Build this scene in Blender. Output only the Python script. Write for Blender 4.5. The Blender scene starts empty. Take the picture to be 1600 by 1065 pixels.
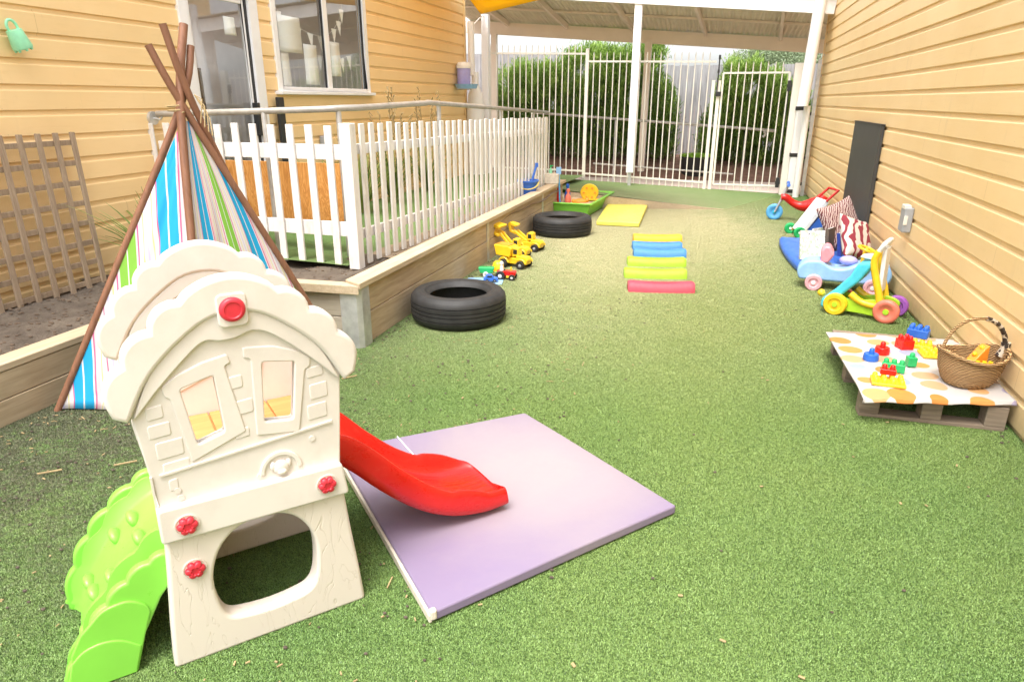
import bpy, bmesh, math, random
import numpy as np
from mathutils import Vector, Matrix
R = math.radians
random.seed(7); rng = np.random.default_rng(7)
sc = bpy.context.scene
C = sc.collection

# ------------------------------------------------------------------ materials
def lin(c):
    return tuple(((v/12.92) if v <= .04045 else ((v+.055)/1.055)**2.4) for v in c)
class NT:
    def __init__(s, name):
        s.m = bpy.data.materials.new(name); s.m.use_nodes = True
        s.t = s.m.node_tree; s.n = s.t.nodes; s.l = s.t.links
        s.b = s.n['Principled BSDF']; s.out = s.n['Material Output']
    def new(s, typ, **kw):
        n = s.n.new(typ)
        for k, v in kw.items():
            if k in n.inputs: n.inputs[k].default_value = v
            else: setattr(n, k, v)
        return n
    def link(s, a, b): s.l.new(a, b)
    def coord(s, kind='Object'):
        if kind == 'World': return s.new('ShaderNodeNewGeometry').outputs['Position']
        return s.new('ShaderNodeTexCoord').outputs[kind]
    def noise(s, scale, detail=4, vec=None, stretch=None, rough=.55, dist=0):
        n = s.new('ShaderNodeTexNoise'); n.inputs['Scale'].default_value = scale
        n.inputs['Detail'].default_value = detail; n.inputs['Roughness'].default_value = rough
        n.inputs['Distortion'].default_value = dist
        v = vec if vec is not None else s.coord()
        if stretch:
            mp = s.new('ShaderNodeMapping'); mp.inputs['Scale'].default_value = stretch
            s.link(v, mp.inputs['Vector']); v = mp.outputs['Vector']
        s.link(v, n.inputs['Vector']); return n.outputs['Fac']
    def ramp(s, fac, stops, interp='LINEAR'):
        r = s.new('ShaderNodeValToRGB'); cr = r.color_ramp; cr.interpolation = interp
        while len(cr.elements) > 1: cr.elements.remove(cr.elements[-1])
        cr.elements[0].position = stops[0][0]; cr.elements[0].color = (*stops[0][1], 1)
        for p, c in stops[1:]:
            e = cr.elements.new(p); e.color = (*c, 1)
        s.link(fac, r.inputs['Fac']); return r.outputs['Color']
    def mix(s, fac, a, b, blend='MIX'):
        n = s.new('ShaderNodeMix', data_type='RGBA', blend_type=blend)
        for sock, v in ((n.inputs[0], fac), (n.inputs[6], a), (n.inputs[7], b)):
            if hasattr(v, 'links'): s.link(v, sock)
            elif isinstance(v, (int, float)): sock.default_value = v
            else: sock.default_value = (*v, 1)
        return n.outputs[2]
    def math(s, op, a, b=0, c=0):
        n = s.new('ShaderNodeMath', operation=op)
        for i, v in enumerate((a, b, c)):
            if hasattr(v, 'links'): s.link(v, n.inputs[i])
            else: n.inputs[i].default_value = v
        return n.outputs[0]
    def bump(s, h, strength=.3, dist=.01):
        n = s.new('ShaderNodeBump'); n.inputs['Strength'].default_value = strength
        n.inputs['Distance'].default_value = dist; s.link(h, n.inputs['Height'])
        s.link(n.outputs['Normal'], s.b.inputs['Normal'])
    def col(s, c):
        if hasattr(c, 'links'): s.link(c, s.b.inputs['Base Color'])
        else: s.b.inputs['Base Color'].default_value = (*c, 1)
    def rough(s, v):
        if hasattr(v, 'links'): s.link(v, s.b.inputs['Roughness'])
        else: s.b.inputs['Roughness'].default_value = v

def sc3(c, k): return tuple(min(1, v*k) for v in c)
def plastic(name, c, rough=.38, var=.12, scale=9, grime=.0, sss=0):
    t = NT(name)
    n = t.noise(scale, 5)
    base = t.ramp(n, [(.3, sc3(c, 1-var)), (.7, sc3(c, 1+var*.6))])
    if grime:
        g = t.noise(3.2, 8, rough=.7)
        gm = t.ramp(g, [(.45, (0, 0, 0)), (.72, (grime,)*3)])
        base = t.mix(gm, base, (.30, .25, .18))
    t.col(base)
    rn = t.noise(22, 6, rough=.7)
    t.rough(t.ramp(rn, [(.3, (rough-.08,)*3), (.75, (rough+.14,)*3)]))
    t.bump(t.noise(140, 3), .05, .002)
    return t.m
def flat(name, c, rough=.7, var=.1, scale=14, bump=.1, bscale=90, metal=0):
    t = NT(name); n = t.noise(scale, 6)
    t.col(t.ramp(n, [(.28, sc3(c, 1-var)), (.72, sc3(c, 1+var))])); t.rough(rough)
    t.b.inputs['Metallic'].default_value = metal
    if bump: t.bump(t.noise(bscale, 5), bump, .004)
    return t.m
def wood(name, dark, light, axis=1, scale=6, rough=.75, knots=True):
    t = NT(name)
    st = [9, 9, 9]; st[axis] = .7
    n1 = t.noise(scale, 8, stretch=st, rough=.62, dist=.6)
    n2 = t.noise(1.3, 4, vec=t.coord('World'))
    c = t.ramp(n1, [(.25, dark), (.5, tuple((a+b)/2 for a, b in zip(dark, light))), (.75, light)])
    c = t.mix(t.ramp(n2, [(.35, (0, 0, 0)), (.7, (.45, .45, .45))]), c, sc3(dark, .75))
    t.col(c); t.rough(rough); t.bump(n1, .35, .004)
    return t.m

M = {}
# painted weatherboards
t = NT('yellow_paint'); p = t.coord('World')
n = t.noise(1.1, 5, vec=p); n2 = t.noise(30, 6, vec=p, stretch=(1, .12, 1.6), rough=.7)
c = t.ramp(n, [(.3, (.83, .585, .28)), (.7, (.89, .655, .345))])
c = t.mix(t.ramp(n2, [(.55, (0, 0, 0)), (.8, (.22,)*3)]), c, (.60, .40, .16))
st = t.noise(5, 8, vec=p, stretch=(1, 1.6, .25), rough=.7)
c = t.mix(t.ramp(st, [(.60, (0, 0, 0)), (.8, (.25,)*3)]), c, (.42, .31, .18))
sx = t.new('ShaderNodeSeparateXYZ'); t.link(p, sx.inputs[0])
low_m = t.math('MULTIPLY', t.math('MAXIMUM', 0, t.math('SUBTRACT', 1, t.math('MULTIPLY', sx.outputs[2], 3.6))), t.math('MULTIPLY', t.noise(16, 8, vec=p, rough=.75), 1.1))
c = t.mix(low_m, c, (.34, .30, .17))
bid = t.math('FLOOR', t.math('DIVIDE', t.math('SUBTRACT', sx.outputs[2], .029), .155))
wn = t.new('ShaderNodeTexWhiteNoise', noise_dimensions='1D'); t.link(bid, wn.inputs['W'])
c = t.mix(1., c, t.ramp(wn.outputs['Value'], [(0, (.93, .93, .92)), (1, (1.03, 1.02, 1.02))]), 'MULTIPLY')
jn = t.math('FRACT', t.math('ADD', t.math('MULTIPLY', sx.outputs[1], 1/4.2), wn.outputs['Value']))
c = t.mix(t.math('MULTIPLY', t.math('LESS_THAN', jn, .0007), .55), c, (.35, .22, .09))
ny = t.math('ABSOLUTE', t.math('SUBTRACT', t.math('FRACT', t.math('MULTIPLY', sx.outputs[1], 1/.45)), .5)); nz = t.math('ABSOLUTE', t.math('SUBTRACT', t.math('FRACT', t.math('DIVIDE', t.math('SUBTRACT', sx.outputs[2], .029), .155)), .18))
nail = t.math('LESS_THAN', t.math('ADD', t.math('POWER', t.math('MULTIPLY', ny, .45), 2), t.math('POWER', t.math('MULTIPLY', nz, .155), 2)), .0000085)
c = t.mix(t.math('MULTIPLY', nail, .5), c, (.45, .30, .15))
t.col(c); t.rough(.48); t.bump(t.noise(45, 6, vec=p, stretch=(1, .2, 1)), .14, .004); M['yellow'] = t.m
M['cream'] = plastic('cream_plastic', (.69, .635, .58), .44, .05, 5, .22)
M['cream2'] = plastic('cream_plastic_base', (.68, .61, .53), .5, .06, 5, .16)
t = NT('cream_plastic_grain'); g = t.noise(7, 2, stretch=(2.6, 2.6, .6), dist=1.2)
bands = t.math('PINGPONG', t.math('MULTIPLY', g, 4.5), .5)
line = t.ramp(bands, [(.0, (1, 1, 1)), (.05, (0, 0, 0))])
c = t.mix(t.math('MULTIPLY', line, .30), (.68, .61, .53), (.50, .42, .32))
t.col(c); t.rough(.5); t.bump(t.math('SUBTRACT', 1, line), .35, .003); M['cream_grain'] = t.m
M['red'] = plastic('red_plastic', (.62, .012, .008), .30, .12, 4)
t = NT('red_slide_plastic'); p = t.coord(); sc_ = t.noise(34, 7, vec=p, stretch=(.12, 1.6, .25), rough=.8); bl = t.noise(3, 4, vec=p)
c = t.ramp(bl, [(.3, (.56, .008, .006)), (.7, (.66, .016, .010))]); c = t.mix(t.ramp(sc_, [(.60, (0, 0, 0)), (.74, (.45,)*3)]), c, (.72, .12, .07))
t.col(c); t.rough(t.ramp(sc_, [(.4, (.20,)*3), (.7, (.5,)*3)])); M['redslide'] = t.m
M['redknob'] = plastic('red_knob_plastic', (.62, .03, .05), .4, .15, 40)
M['green'] = plastic('lime_plastic', (.23, .62, .07), .33, .08, 4, .05)
M['orange'] = wood('orange_deck', (.55, .22, .06), (.75, .36, .13), 0, 5, .5)
M['white'] = flat('white_paint', (.80, .79, .78), .5, .05, 4, .12, 60)
M['whitemetal'] = flat('cream_powdercoat', (.76, .72, .64), .42, .06, 3, .04)
t = NT('picket_paint'); p = t.coord('World'); n = t.noise(9, 7, vec=p, stretch=(1, 1, .3), rough=.7)
t.col(t.ramp(n, [(.25, (.52, .48, .42)), (.45, (.74, .71, .67)), (.7, (.82, .80, .78))])); t.rough(.6)
t.bump(t.noise(30, 6, vec=p, stretch=(3, 3, .3)), .2, .004); M['picket'] = t.m
M['galv'] = flat('galvanised_steel', (.58, .58, .57), .42, .18, 18, .1, 60, .55)
M['rail'] = flat('worn_steel_rail', (.42, .40, .36), .45, .2, 12, .1, 60, .45)
M['black'] = flat('black_plastic', (.02, .02, .02), .5, .1)
M['rubber'] = flat('tyre_rubber', (.022, .021, .020), .62, .35, 16, .25, 120)
M['dark_metal'] = flat('dark_metal', (.03, .035, .035), .4, .1)
M['board'] = wood('grey_weathered_wood', (.24, .165, .105), (.50, .385, .27), 2, 6, .85)
M['sleeper'] = wood('weathered_pine', (.34, .25, .15), (.62, .49, .33), 1, 4, .8)
M['sleeper_x'] = wood('weathered_pine_end', (.30, .26, .20), (.52, .46, .37), 0, 4, .8)
M['cap'] = wood('pine_capping', (.42, .32, .20), (.66, .54, .38), 1, 5, .75)
M['pole'] = wood('brown_pole', (.17, .075, .04), (.34, .155, .085), 2, 5, .6)
t = NT('plywood'); n = t.noise(2.2, 5, stretch=(5, 1, 1), dist=2.5); w = t.math('PINGPONG', t.math('MULTIPLY', n, 7), .5)
t.col(t.ramp(w, [(.05, (.52, .22, .05)), (.3, (.66, .31, .08)), (.5, (.72, .38, .12))])); t.rough(.5); M['ply'] = t.m
M['pallet'] = wood('pallet_wood', (.16, .12, .085), (.38, .30, .22), 0, 5, .85)
M['chalk'] = flat('chalkboard_paint', (.050, .050, .046), .55, .16, 3, .1)
M['grey'] = flat('grey_plastic', (.35, .36, .37), .5, .1)
for k, c_ in dict(yel=(.86, .55, .02), org=(.82, .30, .03), blu=(.02, .13, .55), sky=(.10, .38, .72), teal=(.08, .55, .68),
                  lime=(.42, .68, .03), grn=(.02, .42, .12), pink=(.80, .30, .36), rose=(.72, .38, .42), lav=(.42, .40, .78),
                  pur=(.33, .10, .45), wht=(.82, .82, .80), coral=(.80, .20, .13), ltblue=(.28, .50, .80), mint=(.30, .72, .45),
                  navy=(.03, .06, .30), cyan=(.02, .45, .62), yel2=(.80, .62, .10)).items():
    M[k] = plastic('plastic_'+k, c_, .36, .1, 20, .06)
M['dblue'] = plastic('blue_vinyl', (.04, .15, .56), .42, .1, 6, .06)
M['yvinyl'] = plastic('yellow_vinyl', (.78, .68, .12), .45, .08, 6, .1)
for k, c_ in dict(b_yel=(.70, .42, .02), b_sky=(.05, .21, .48), b_lime=(.30, .50, .02), b_red=(.50, .055, .085)).items(): M[k] = plastic('foam_'+k, c_, .6, .1, 20, .05)
# purple mat
t = NT('purple_vinyl'); p = t.coord(); n = t.noise(2.2, 6, vec=p, dist=.8); n2 = t.noise(9, 8, vec=p, rough=.75)
vd = t.new('ShaderNodeVectorMath', operation='DISTANCE'); t.link(p, vd.inputs[0]); vd.inputs[1].default_value = (.12, .16, 0)
wm = t.math('ADD', vd.outputs['Value'], t.math('MULTIPLY', t.math('SUBTRACT', n, .5), .55))
c = t.ramp(wm, [(.12, (.32, .27, .285)), (.42, (.285, .235, .275)), (.75, (.225, .175, .275))])
c = t.mix(t.ramp(n2, [(.55, (0, 0, 0)), (.85, (.35,)*3)]), c, (.32, .27, .29))
scr = t.noise(16, 6, vec=p, stretch=(1, .06, 1), rough=.8)
c = t.mix(t.ramp(scr, [(.66, (0, 0, 0)), (.72, (.5,)*3)]), c, (.40, .34, .36))
t.col(c); t.rough(t.ramp(n2, [(.3, (.45,)*3), (.7, (.7,)*3)])); t.bump(t.noise(6, 5, vec=p), .15, .01); M['purple'] = t.m
M['foam'] = flat('worn_foam', (.62, .56, .46), .8, .15, 30, .3)
# soil / mulch
def soil(name, a, b, chip):
    t = NT(name); p = t.coord('World'); n = t.noise(7, 8, vec=p, rough=.7); v = t.new('ShaderNodeTexVoronoi', Scale=70.)
    t.link(p, v.inputs['Vector'])
    c = t.ramp(n, [(.3, a), (.7, b)])
    c = t.mix(t.ramp(t.math('MULTIPLY', v.outputs['Distance'], 1.5), [(.15, (.55,)*3), (.4, (0, 0, 0))]), c, chip)
    t.col(c); t.rough(.95); t.bump(t.noise(40, 8, vec=p, rough=.75), .9, .03); return t.m
M['soil'] = soil('garden_soil', (.08, .06, .045), (.22, .175, .13), (.14, .11, .085))
M['sandsoil'] = soil('sandy_soil', (.24, .17, .11), (.44, .34, .23), (.34, .26, .18))
M['mulch'] = soil('bark_mulch', (.16, .085, .06), (.36, .20, .14), (.44, .29, .21))
M['sand'] = flat('sand', (.62, .50, .34), .95, .12, 30, .4, 200)
M['concrete'] = flat('pink_concrete', (.66, .54, .47), .85, .1, 6, .3, 80)
M['fencewood'] = wood('grey_paling', (.24, .23, .235), (.46, .45, .46), 2, 3, .85)
def turf_col(t, p):
    "colour of the turf by place: sandy worn middle, dirty left edge; used by blades and backing"
    sx = t.new('ShaderNodeSeparateXYZ'); t.link(p, sx.inputs[0])
    n = t.noise(1.0, 5, vec=p, dist=.5); n2 = t.noise(4.5, 7, vec=p, rough=.7)
    g = t.ramp(n, [(.3, (.150, .275, .074)), (.7, (.212, .320, .090))])
    # worn band: lies round x = -1.2 .. 0 between y = 5 and 11
    def bell(v, c, w): return t.math('MAXIMUM', t.math('SUBTRACT', 1, t.math('ABSOLUTE', t.math('DIVIDE', t.math('SUBTRACT', v, c), w))), 0)
    worn = t.math('MULTIPLY', bell(sx.outputs[0], -.8, 2.7), bell(sx.outputs[1], 8.4, 5.4))
    worn = t.math('MULTIPLY', worn, t.math('ADD', .45, t.math('MULTIPLY', n2, 1.5)))
    g = t.mix(t.ramp(worn, [(.03, (0, 0, 0)), (.70, (.85,)*3)]), g, (.68, .61, .40))
    mid = t.math('MULTIPLY', bell(sx.outputs[0], 0, 2.2), bell(sx.outputs[1], 5.2, 4.5))
    g = t.mix(t.math('MULTIPLY', mid, .55), g, (.32, .36, .095))
    # dirt carried on to the turf near the garden bed on the left
    d = t.math('MULTIPLY', t.math('SUBTRACT', -1.25, sx.outputs[0]), .62)
    d = t.math('MULTIPLY', d, t.math('MAXIMUM', 0, t.math('SUBTRACT', 1.15, t.math('MULTIPLY', t.math('ABSOLUTE', t.math('SUBTRACT', sx.outputs[1], 2.4)), .42))))
    n3 = t.noise(38, 6, vec=p, rough=.8)
    d = t.math('MULTIPLY', d, t.math('ADD', t.math('MULTIPLY', t.ramp(n2, [(.34, (0, 0, 0)), (.62, (1, 1, 1))]), .5), t.ramp(n3, [(.42, (0, 0, 0)), (.6, (.75,)*3)])))
    g = t.mix(t.ramp(d, [(.0, (0, 0, 0)), (.6, (.8,)*3)]), g, (.13, .11, .08))
    return g
t = NT('turf_backing'); p = t.coord('World'); c = turf_col(t, p)
sp = t.noise(260, 3, vec=p, rough=.6)
c = t.mix(t.ramp(sp, [(.35, (.85,)*3), (.65, (.25,)*3)]), c, (.04, .075, .015)); 
c = t.mix(t.ramp(t.noise(170, 2, vec=p), [(.6, (0, 0, 0)), (.7, (.35,)*3)]), c, (.26, .33, .12))
t.col(c); t.rough(.9); t.bump(t.noise(180, 4, vec=p), .8, .012); M['turf'] = t.m
t = NT('turf_ramp'); p = t.coord('World'); c = turf_col(t, p)
c = t.mix(t.ramp(t.noise(230, 3, vec=p, rough=.7), [(.3, (.95,)*3), (.7, (.45,)*3)]), c, (.07, .13, .03))
t.col(c); t.rough(.9); t.bump(t.noise(180, 4, vec=p), .6, .01); M['turf_ramp'] = t.m
t = NT('turf_blades'); p = t.coord('World'); c = turf_col(t, p)
at = t.new('ShaderNodeAttribute', attribute_name='shade')
c = t.mix(1., c, t.ramp(at.outputs['Fac'], [(0, (.18, .24, .15)), (.22, (.5, .6, .45)), (.4, (1, 1.02, 1)), (.8, (1.2, 1.15, 1.15)), (.98, (1.4, 1.35, 1.5)), (1, (2.0, 1.9, 2.4))]), 'MULTIPLY')
t.col(c); t.rough(.55); M['blade'] = t.m
t = NT('foliage'); p = t.coord('World'); at = t.new('ShaderNodeAttribute', attribute_name='shade')
def leafmat(name, stops, rough=.5):
    t = NT(name); at = t.new('ShaderNodeAttribute', attribute_name='shade')
    t.col(t.ramp(at.outputs['Fac'], stops)); t.rough(rough)
    tr = t.new('ShaderNodeBsdfTranslucent'); mx = t.new('ShaderNodeMixShader'); mx.inputs[0].default_value = .3
    t.link(t.ramp(at.outputs['Fac'], stops), tr.inputs['Color'])
    t.link(t.b.outputs[0], mx.inputs[1]); t.link(tr.outputs[0], mx.inputs[2]); t.link(mx.outputs[0], t.out.inputs['Surface'])
    return t.m
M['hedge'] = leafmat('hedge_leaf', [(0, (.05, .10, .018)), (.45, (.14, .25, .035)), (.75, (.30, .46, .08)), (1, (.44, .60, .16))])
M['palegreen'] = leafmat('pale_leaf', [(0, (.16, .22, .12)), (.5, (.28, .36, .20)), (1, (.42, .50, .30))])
M['strap'] = leafmat('strap_leaf', [(0, (.07, .12, .02)), (.5, (.17, .24, .05)), (1, (.36, .40, .12))])
M['lettuce'] = leafmat('lettuce_leaf', [(0, (.22, .42, .04)), (1, (.45, .70, .12))])
M['twig'] = flat('twig', (.13, .09, .06), .9, .2)
M['straw'] = flat('dry_stem', (.38, .28, .14), .9, .2)
# glass
t = NT('window_glass'); gl = t.new('ShaderNodeBsdfGlossy', Roughness=.02); gl.inputs['Color'].default_value = (.95, .98, 1, 1)
tr = t.new('ShaderNodeBsdfTransparent'); tr.inputs['Color'].default_value = (.95, .97, .96, 1)
lw = t.new('ShaderNodeLayerWeight'); mx = t.new('ShaderNodeMixShader'); fr = t.math('ADD', .10, t.math('MULTIPLY', t.math('POWER', lw.outputs['Facing'], 3.0), .8))
t.link(fr, mx.inputs[0]); t.link(tr.outputs[0], mx.inputs[1]); t.link(gl.outputs[0], mx.inputs[2]); t.link(mx.outputs[0], t.out.inputs['Surface'])
M['glass'] = t.m
M['room'] = flat('room_wall', (.8, .8, .78), .8, .12, 2, 0)
M['roomdark'] = flat('room_shelf', (.14, .10, .07), .6, .2, 3, 0)
M['paper'] = flat('paper', (.9, .9, .88), .8, .03, 5, 0)
# corrugated roof, beige
M['roof'] = flat('beige_roof_sheet', (.76, .72, .57), .5, .08, 3, .03)
M['beam'] = flat('cream_beam', (.86, .78, .68), .55, .05, 3, .06)
M['beamw'] = flat('white_beam', (.82, .81, .82), .5, .04, 3, .06)
t = NT('shade_sail'); t.col((.88, .58, .02)); t.rough(.8)
tr = t.new('ShaderNodeBsdfTranslucent'); tr.inputs['Color'].default_value = (.9, .62, .03, 1); mx = t.new('ShaderNodeMixShader'); mx.inputs[0].default_value = .5
t.bump(t.noise(220, 3), .3, .003)
t.link(t.b.outputs[0], mx.inputs[1]); t.link(tr.outputs[0], mx.inputs[2]); t.link(mx.outputs[0], t.out.inputs['Surface']); M['sail'] = t.m
# striped teepee canvas (stripes woven into the cloth, by UV)
t = NT('striped_canvas'); uv = t.coord('UV'); sx = t.new('ShaderNodeSeparateXYZ'); t.link(uv, sx.inputs[0])
u = t.math('FRACT', sx.outputs[0])
W_, B_, G_ = (.80, .76, .75), (.02, .42, .72), (.26, .55, .07)
P_, Y_, L_, K_ = (.70, .16, .32), (.76, .68, .30), (.64, .60, .76), (.82, .62, .64)
stops = []
x = 0
for w_, c_ in ((.070, B_), (.010, W_), (.070, B_), (.012, W_), (.010, P_), (.030, K_), (.012, W_), (.008, Y_), (.03, W_), (.008, P_), (.028, W_), (.010, L_), (.03, W_), (.010, Y_), (.025, W_), (.012, P_), (.012, W_),
               (.060, G_), (.010, W_), (.060, G_), (.012, W_), (.012, P_), (.03, W_), (.008, Y_), (.025, W_), (.010, L_), (.028, W_), (.010, Y_), (.028, W_), (.012, P_)):
    stops.append((x, c_)); x += w_
per = x
u1 = stops[:15]; u2 = stops[15:]
uu = t.math('MULTIPLY', u, per)
r1 = t.ramp(uu, u1, 'CONSTANT'); r2 = t.ramp(uu, u2, 'CONSTANT')
gt = t.math('GREATER_THAN', uu, u2[0][0])
t.col(t.mix(gt, r1, r2)); t.rough(.85); t.bump(t.noise(260, 2), .2, .002)
tr = t.new('ShaderNodeBsdfTranslucent'); t.link(t.mix(gt, r1, r2), tr.inputs['Color']); mx = t.new('ShaderNodeMixShader'); mx.inputs[0].default_value = .3
t.link(t.b.outputs[0], mx.inputs[1]); t.link(tr.outputs[0], mx.inputs[2]); t.link(mx.outputs[0], t.out.inputs['Surface']); M['canvas'] = t.m
# dotted cloth
t = NT('dotted_cloth'); p = t.coord(); mp = t.new('ShaderNodeMapping'); mp.inputs['Scale'].default_value = (6.2, 6.2, 0); t.link(p, mp.inputs['Vector'])
v = t.new('ShaderNodeTexVoronoi', Scale=1., Randomness=.35); t.link(mp.outputs[0], v.inputs['Vector'])
sp_ = t.new('ShaderNodeSeparateColor'); t.link(v.outputs['Color'], sp_.inputs[0])
dc = t.ramp(sp_.outputs[0], [(0, (.90, .32, .05)), (.2, (.80, .52, .28)), (.38, (.42, .56, .78)), (.52, (.90, .40, .09)), (.68, (.52, .50, .74)), (.84, (.82, .50, .20))], 'CONSTANT')
fac = t.math('LESS_THAN', v.outputs['Distance'], .40)
t.col(t.mix(t.math('MULTIPLY', fac, .95), (.52, .49, .47), t.mix(1., dc, (.68, .62, .60), 'MULTIPLY'))); t.rough(.4); t.bump(t.noise(9, 5, vec=p), .3, .01); M['cloth'] = t.m
# cushions
def cush(name, a, b, scale, dist, thr):
    t = NT(name); p = t.coord(); w = t.new('ShaderNodeTexWave', Scale=scale, Distortion=dist, Detail=2.); w.inputs['Detail Scale'].default_value = 1.5
    t.link(p, w.inputs['Vector']); t.col(t.ramp(w.outputs['Fac'], [(0, a), (thr, b)], 'CONSTANT')); t.rough(.9); t.bump(t.noise(160, 3), .2, .003); return t.m
M['cush1'] = cush('zebra_fabric', (.50, .38, .34), (.14, .045, .045), 15, 6, .5)
M['cush2'] = cush('maroon_fabric', (.62, .55, .49), (.25, .03, .045), 4.5, 9, .66)
M['wicker'] = None
t = NT('wicker'); p = t.coord(); w = t.new('ShaderNodeTexWave', Scale=42., Distortion=2.5, Detail=2.); w.bands_direction = 'Z'; t.link(p, w.inputs['Vector'])
n = t.noise(70, 5, vec=p); h = t.math('MULTIPLY', w.outputs['Fac'], t.math('ADD', n, .4))
t.col(t.ramp(h, [(.06, (.14, .06, .02)), (.3, (.56, .30, .11)), (.7, (.80, .52, .24))])); t.rough(.7); t.bump(h, 1., .012); M['wicker'] = t.m
t = NT('printed_page'); p = t.coord(); n = t.noise(18, 5, vec=p); t.col(t.ramp(n, [(.42, (.80, .80, .78)), (.5, (.35, .45, .30)), (.58, (.78, .76, .74)), (.7, (.15, .16, .2))])); t.rough(.4); M['page'] = t.m
t = NT('patterned_wrap'); p = t.coord(); v = t.new('ShaderNodeTexVoronoi', Scale=38.); t.link(p, v.inputs['Vector']); t.col(t.ramp(v.outputs['Distance'], [(.0, (.04, .03, .025)), (.45, (.55, .47, .36))], 'CONSTANT')); M['wrap'] = t.m

# ------------------------------------------------------------------ geometry
class MB:
    def __init__(s): s.v = []; s.f = []; s.M = Matrix.Identity(4); s.uv = None
    def add(s, vs, fs):
        o = len(s.v)
        s.v += [tuple(s.M @ Vector(q)) for q in vs]; s.f += [tuple(i+o for i in f) for f in fs]; return s
    def box(s, c, d, rot=0, m=None):
        x, y, z = d[0]/2, d[1]/2, d[2]/2
        T = Matrix.Translation(c) @ Matrix.Rotation(rot, 4, 'Z')
        if m is not None: T = T @ m
        vs = [T @ Vector((a*x, b*y, e*z)) for e in (-1, 1) for a, b in ((-1, -1), (1, -1), (1, 1), (-1, 1))]
        return s.add(vs, [(3, 2, 1, 0), (4, 5, 6, 7), (0, 1, 5, 4), (1, 2, 6, 5), (2, 3, 7, 6), (3, 0, 4, 7)])
    def b2(s, a, b): return s.box([(p+q)/2 for p, q in zip(a, b)], [abs(q-p) for p, q in zip(a, b)])
    def bar(s, p, q, w, h=None, up=(0, 0, 1)):
        h = h or w; p, q = Vector(p), Vector(q); d = (q-p).normalized(); u = Vector(up)
        if abs(d.dot(u)) > .98: u = Vector((0, 1, 0))
        r = d.cross(u).normalized(); u = r.cross(d)
        vs = [e + r*a*w/2 + u*b*h/2 for e in (p, q) for a, b in ((-1, -1), (1, -1), (1, 1), (-1, 1))]
        return s.add(vs, [(0, 1, 2, 3), (7, 6, 5, 4), (4, 5, 1, 0), (5, 6, 2, 1), (6, 7, 3, 2), (7, 4, 0, 3)])
    def tube(s, pts, r, n=10, cap=True, closed=False):
        pts = [Vector(p) for p in pts]; N = len(pts); rs = r if isinstance(r, (list, tuple)) else [r]*N
        prev = None; vs = []
        for i, p in enumerate(pts):
            a = pts[(i-1) % N] if (i or closed) else p; b = pts[(i+1) % N] if (i < N-1 or closed) else p
            d = (b-a).normalized()
            if prev is None: u = d.orthogonal().normalized()
            else: u = (prev - d*prev.dot(d)).normalized()
            prev = u; w = d.cross(u)
            vs += [p + (u*math.cos(k*2*math.pi/n) + w*math.sin(k*2*math.pi/n))*rs[i] for k in range(n)]
        fs = [(i*n+k, i*n+(k+1) % n, (i+1)*n+(k+1) % n, (i+1)*n+k) for i in range(N-1) for k in range(n)]
        if closed: fs += [((N-1)*n+k, (N-1)*n+(k+1) % n, (k+1) % n, k) for k in range(n)]
        elif cap: fs += [tuple(range(n-1, -1, -1)), tuple((N-1)*n+k for k in range(n))]
        return s.add(vs, fs)
    def cyl(s, p, q, r, n=20, r2=None): return s.tube([p, q], [r, r if r2 is None else r2], n)
    def lathe(s, prof, c=(0, 0, 0), n=32, axis='Z', cap=True):
        vs = []
        for r, z in prof:
            for k in range(n):
                a = 2*math.pi*k/n; x, y = r*math.cos(a), r*math.sin(a)
                q = {'Z': (x, y, z), 'X': (z, x, y), 'Y': (y, z, x)}[axis]
                vs.append((c[0]+q[0], c[1]+q[1], c[2]+q[2]))
        m = len(prof)
        fs = [(i*n+k, i*n+(k+1) % n, (i+1)*n+(k+1) % n, (i+1)*n+k) for i in range(m-1) for k in range(n)]
        if cap:
            if prof[0][0] > 1e-5: fs.append(tuple(range(n-1, -1, -1)))
            if prof[-1][0] > 1e-5: fs.append(tuple((m-1)*n+k for k in range(n)))
        return s.add(vs, fs)
    def ball(s, c, r, n=16, sq=(1, 1, 1)):
        m = n//2; vs = []
        for i in range(m+1):
            a = math.pi*i/m
            for k in range(n):
                b = 2*math.pi*k/n
                vs.append((c[0]+r*sq[0]*math.sin(a)*math.cos(b), c[1]+r*sq[1]*math.sin(a)*math.sin(b), c[2]-r*sq[2]*math.cos(a)))
        return s.add(vs, [(i*n+k, i*n+(k+1) % n, (i+1)*n+(k+1) % n, (i+1)*n+k) for i in range(m) for k in range(n)])
    def prism(s, poly, axis, a, b):
        "poly: 2D points; axis 'X': (y,z), 'Y': (x,z), 'Z': (x,y)"
        def P(u, v, w): return {'X': (w, u, v), 'Y': (u, w, v), 'Z': (u, v, w)}[axis]
        n = len(poly)
        return s.add([P(u, v, a) for u, v in poly]+[P(u, v, b) for u, v in poly],
                     [tuple(range(n-1, -1, -1)), tuple(range(n, 2*n))]+[(i, (i+1) % n, n+(i+1) % n, n+i) for i in range(n)])
    def grid(s, fn, nu, nv, closed_u=False):
        vs = [fn(i/(nu if closed_u else nu-1), j/(nv-1)) for j in range(nv) for i in range(nu)]
        fs = [(j*nu+i, j*nu+(i+1) % nu, (j+1)*nu+(i+1) % nu, (j+1)*nu+i) for j in range(nv-1) for i in range(nu if closed_u else nu-1)]
        return s.add(vs, fs)
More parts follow.
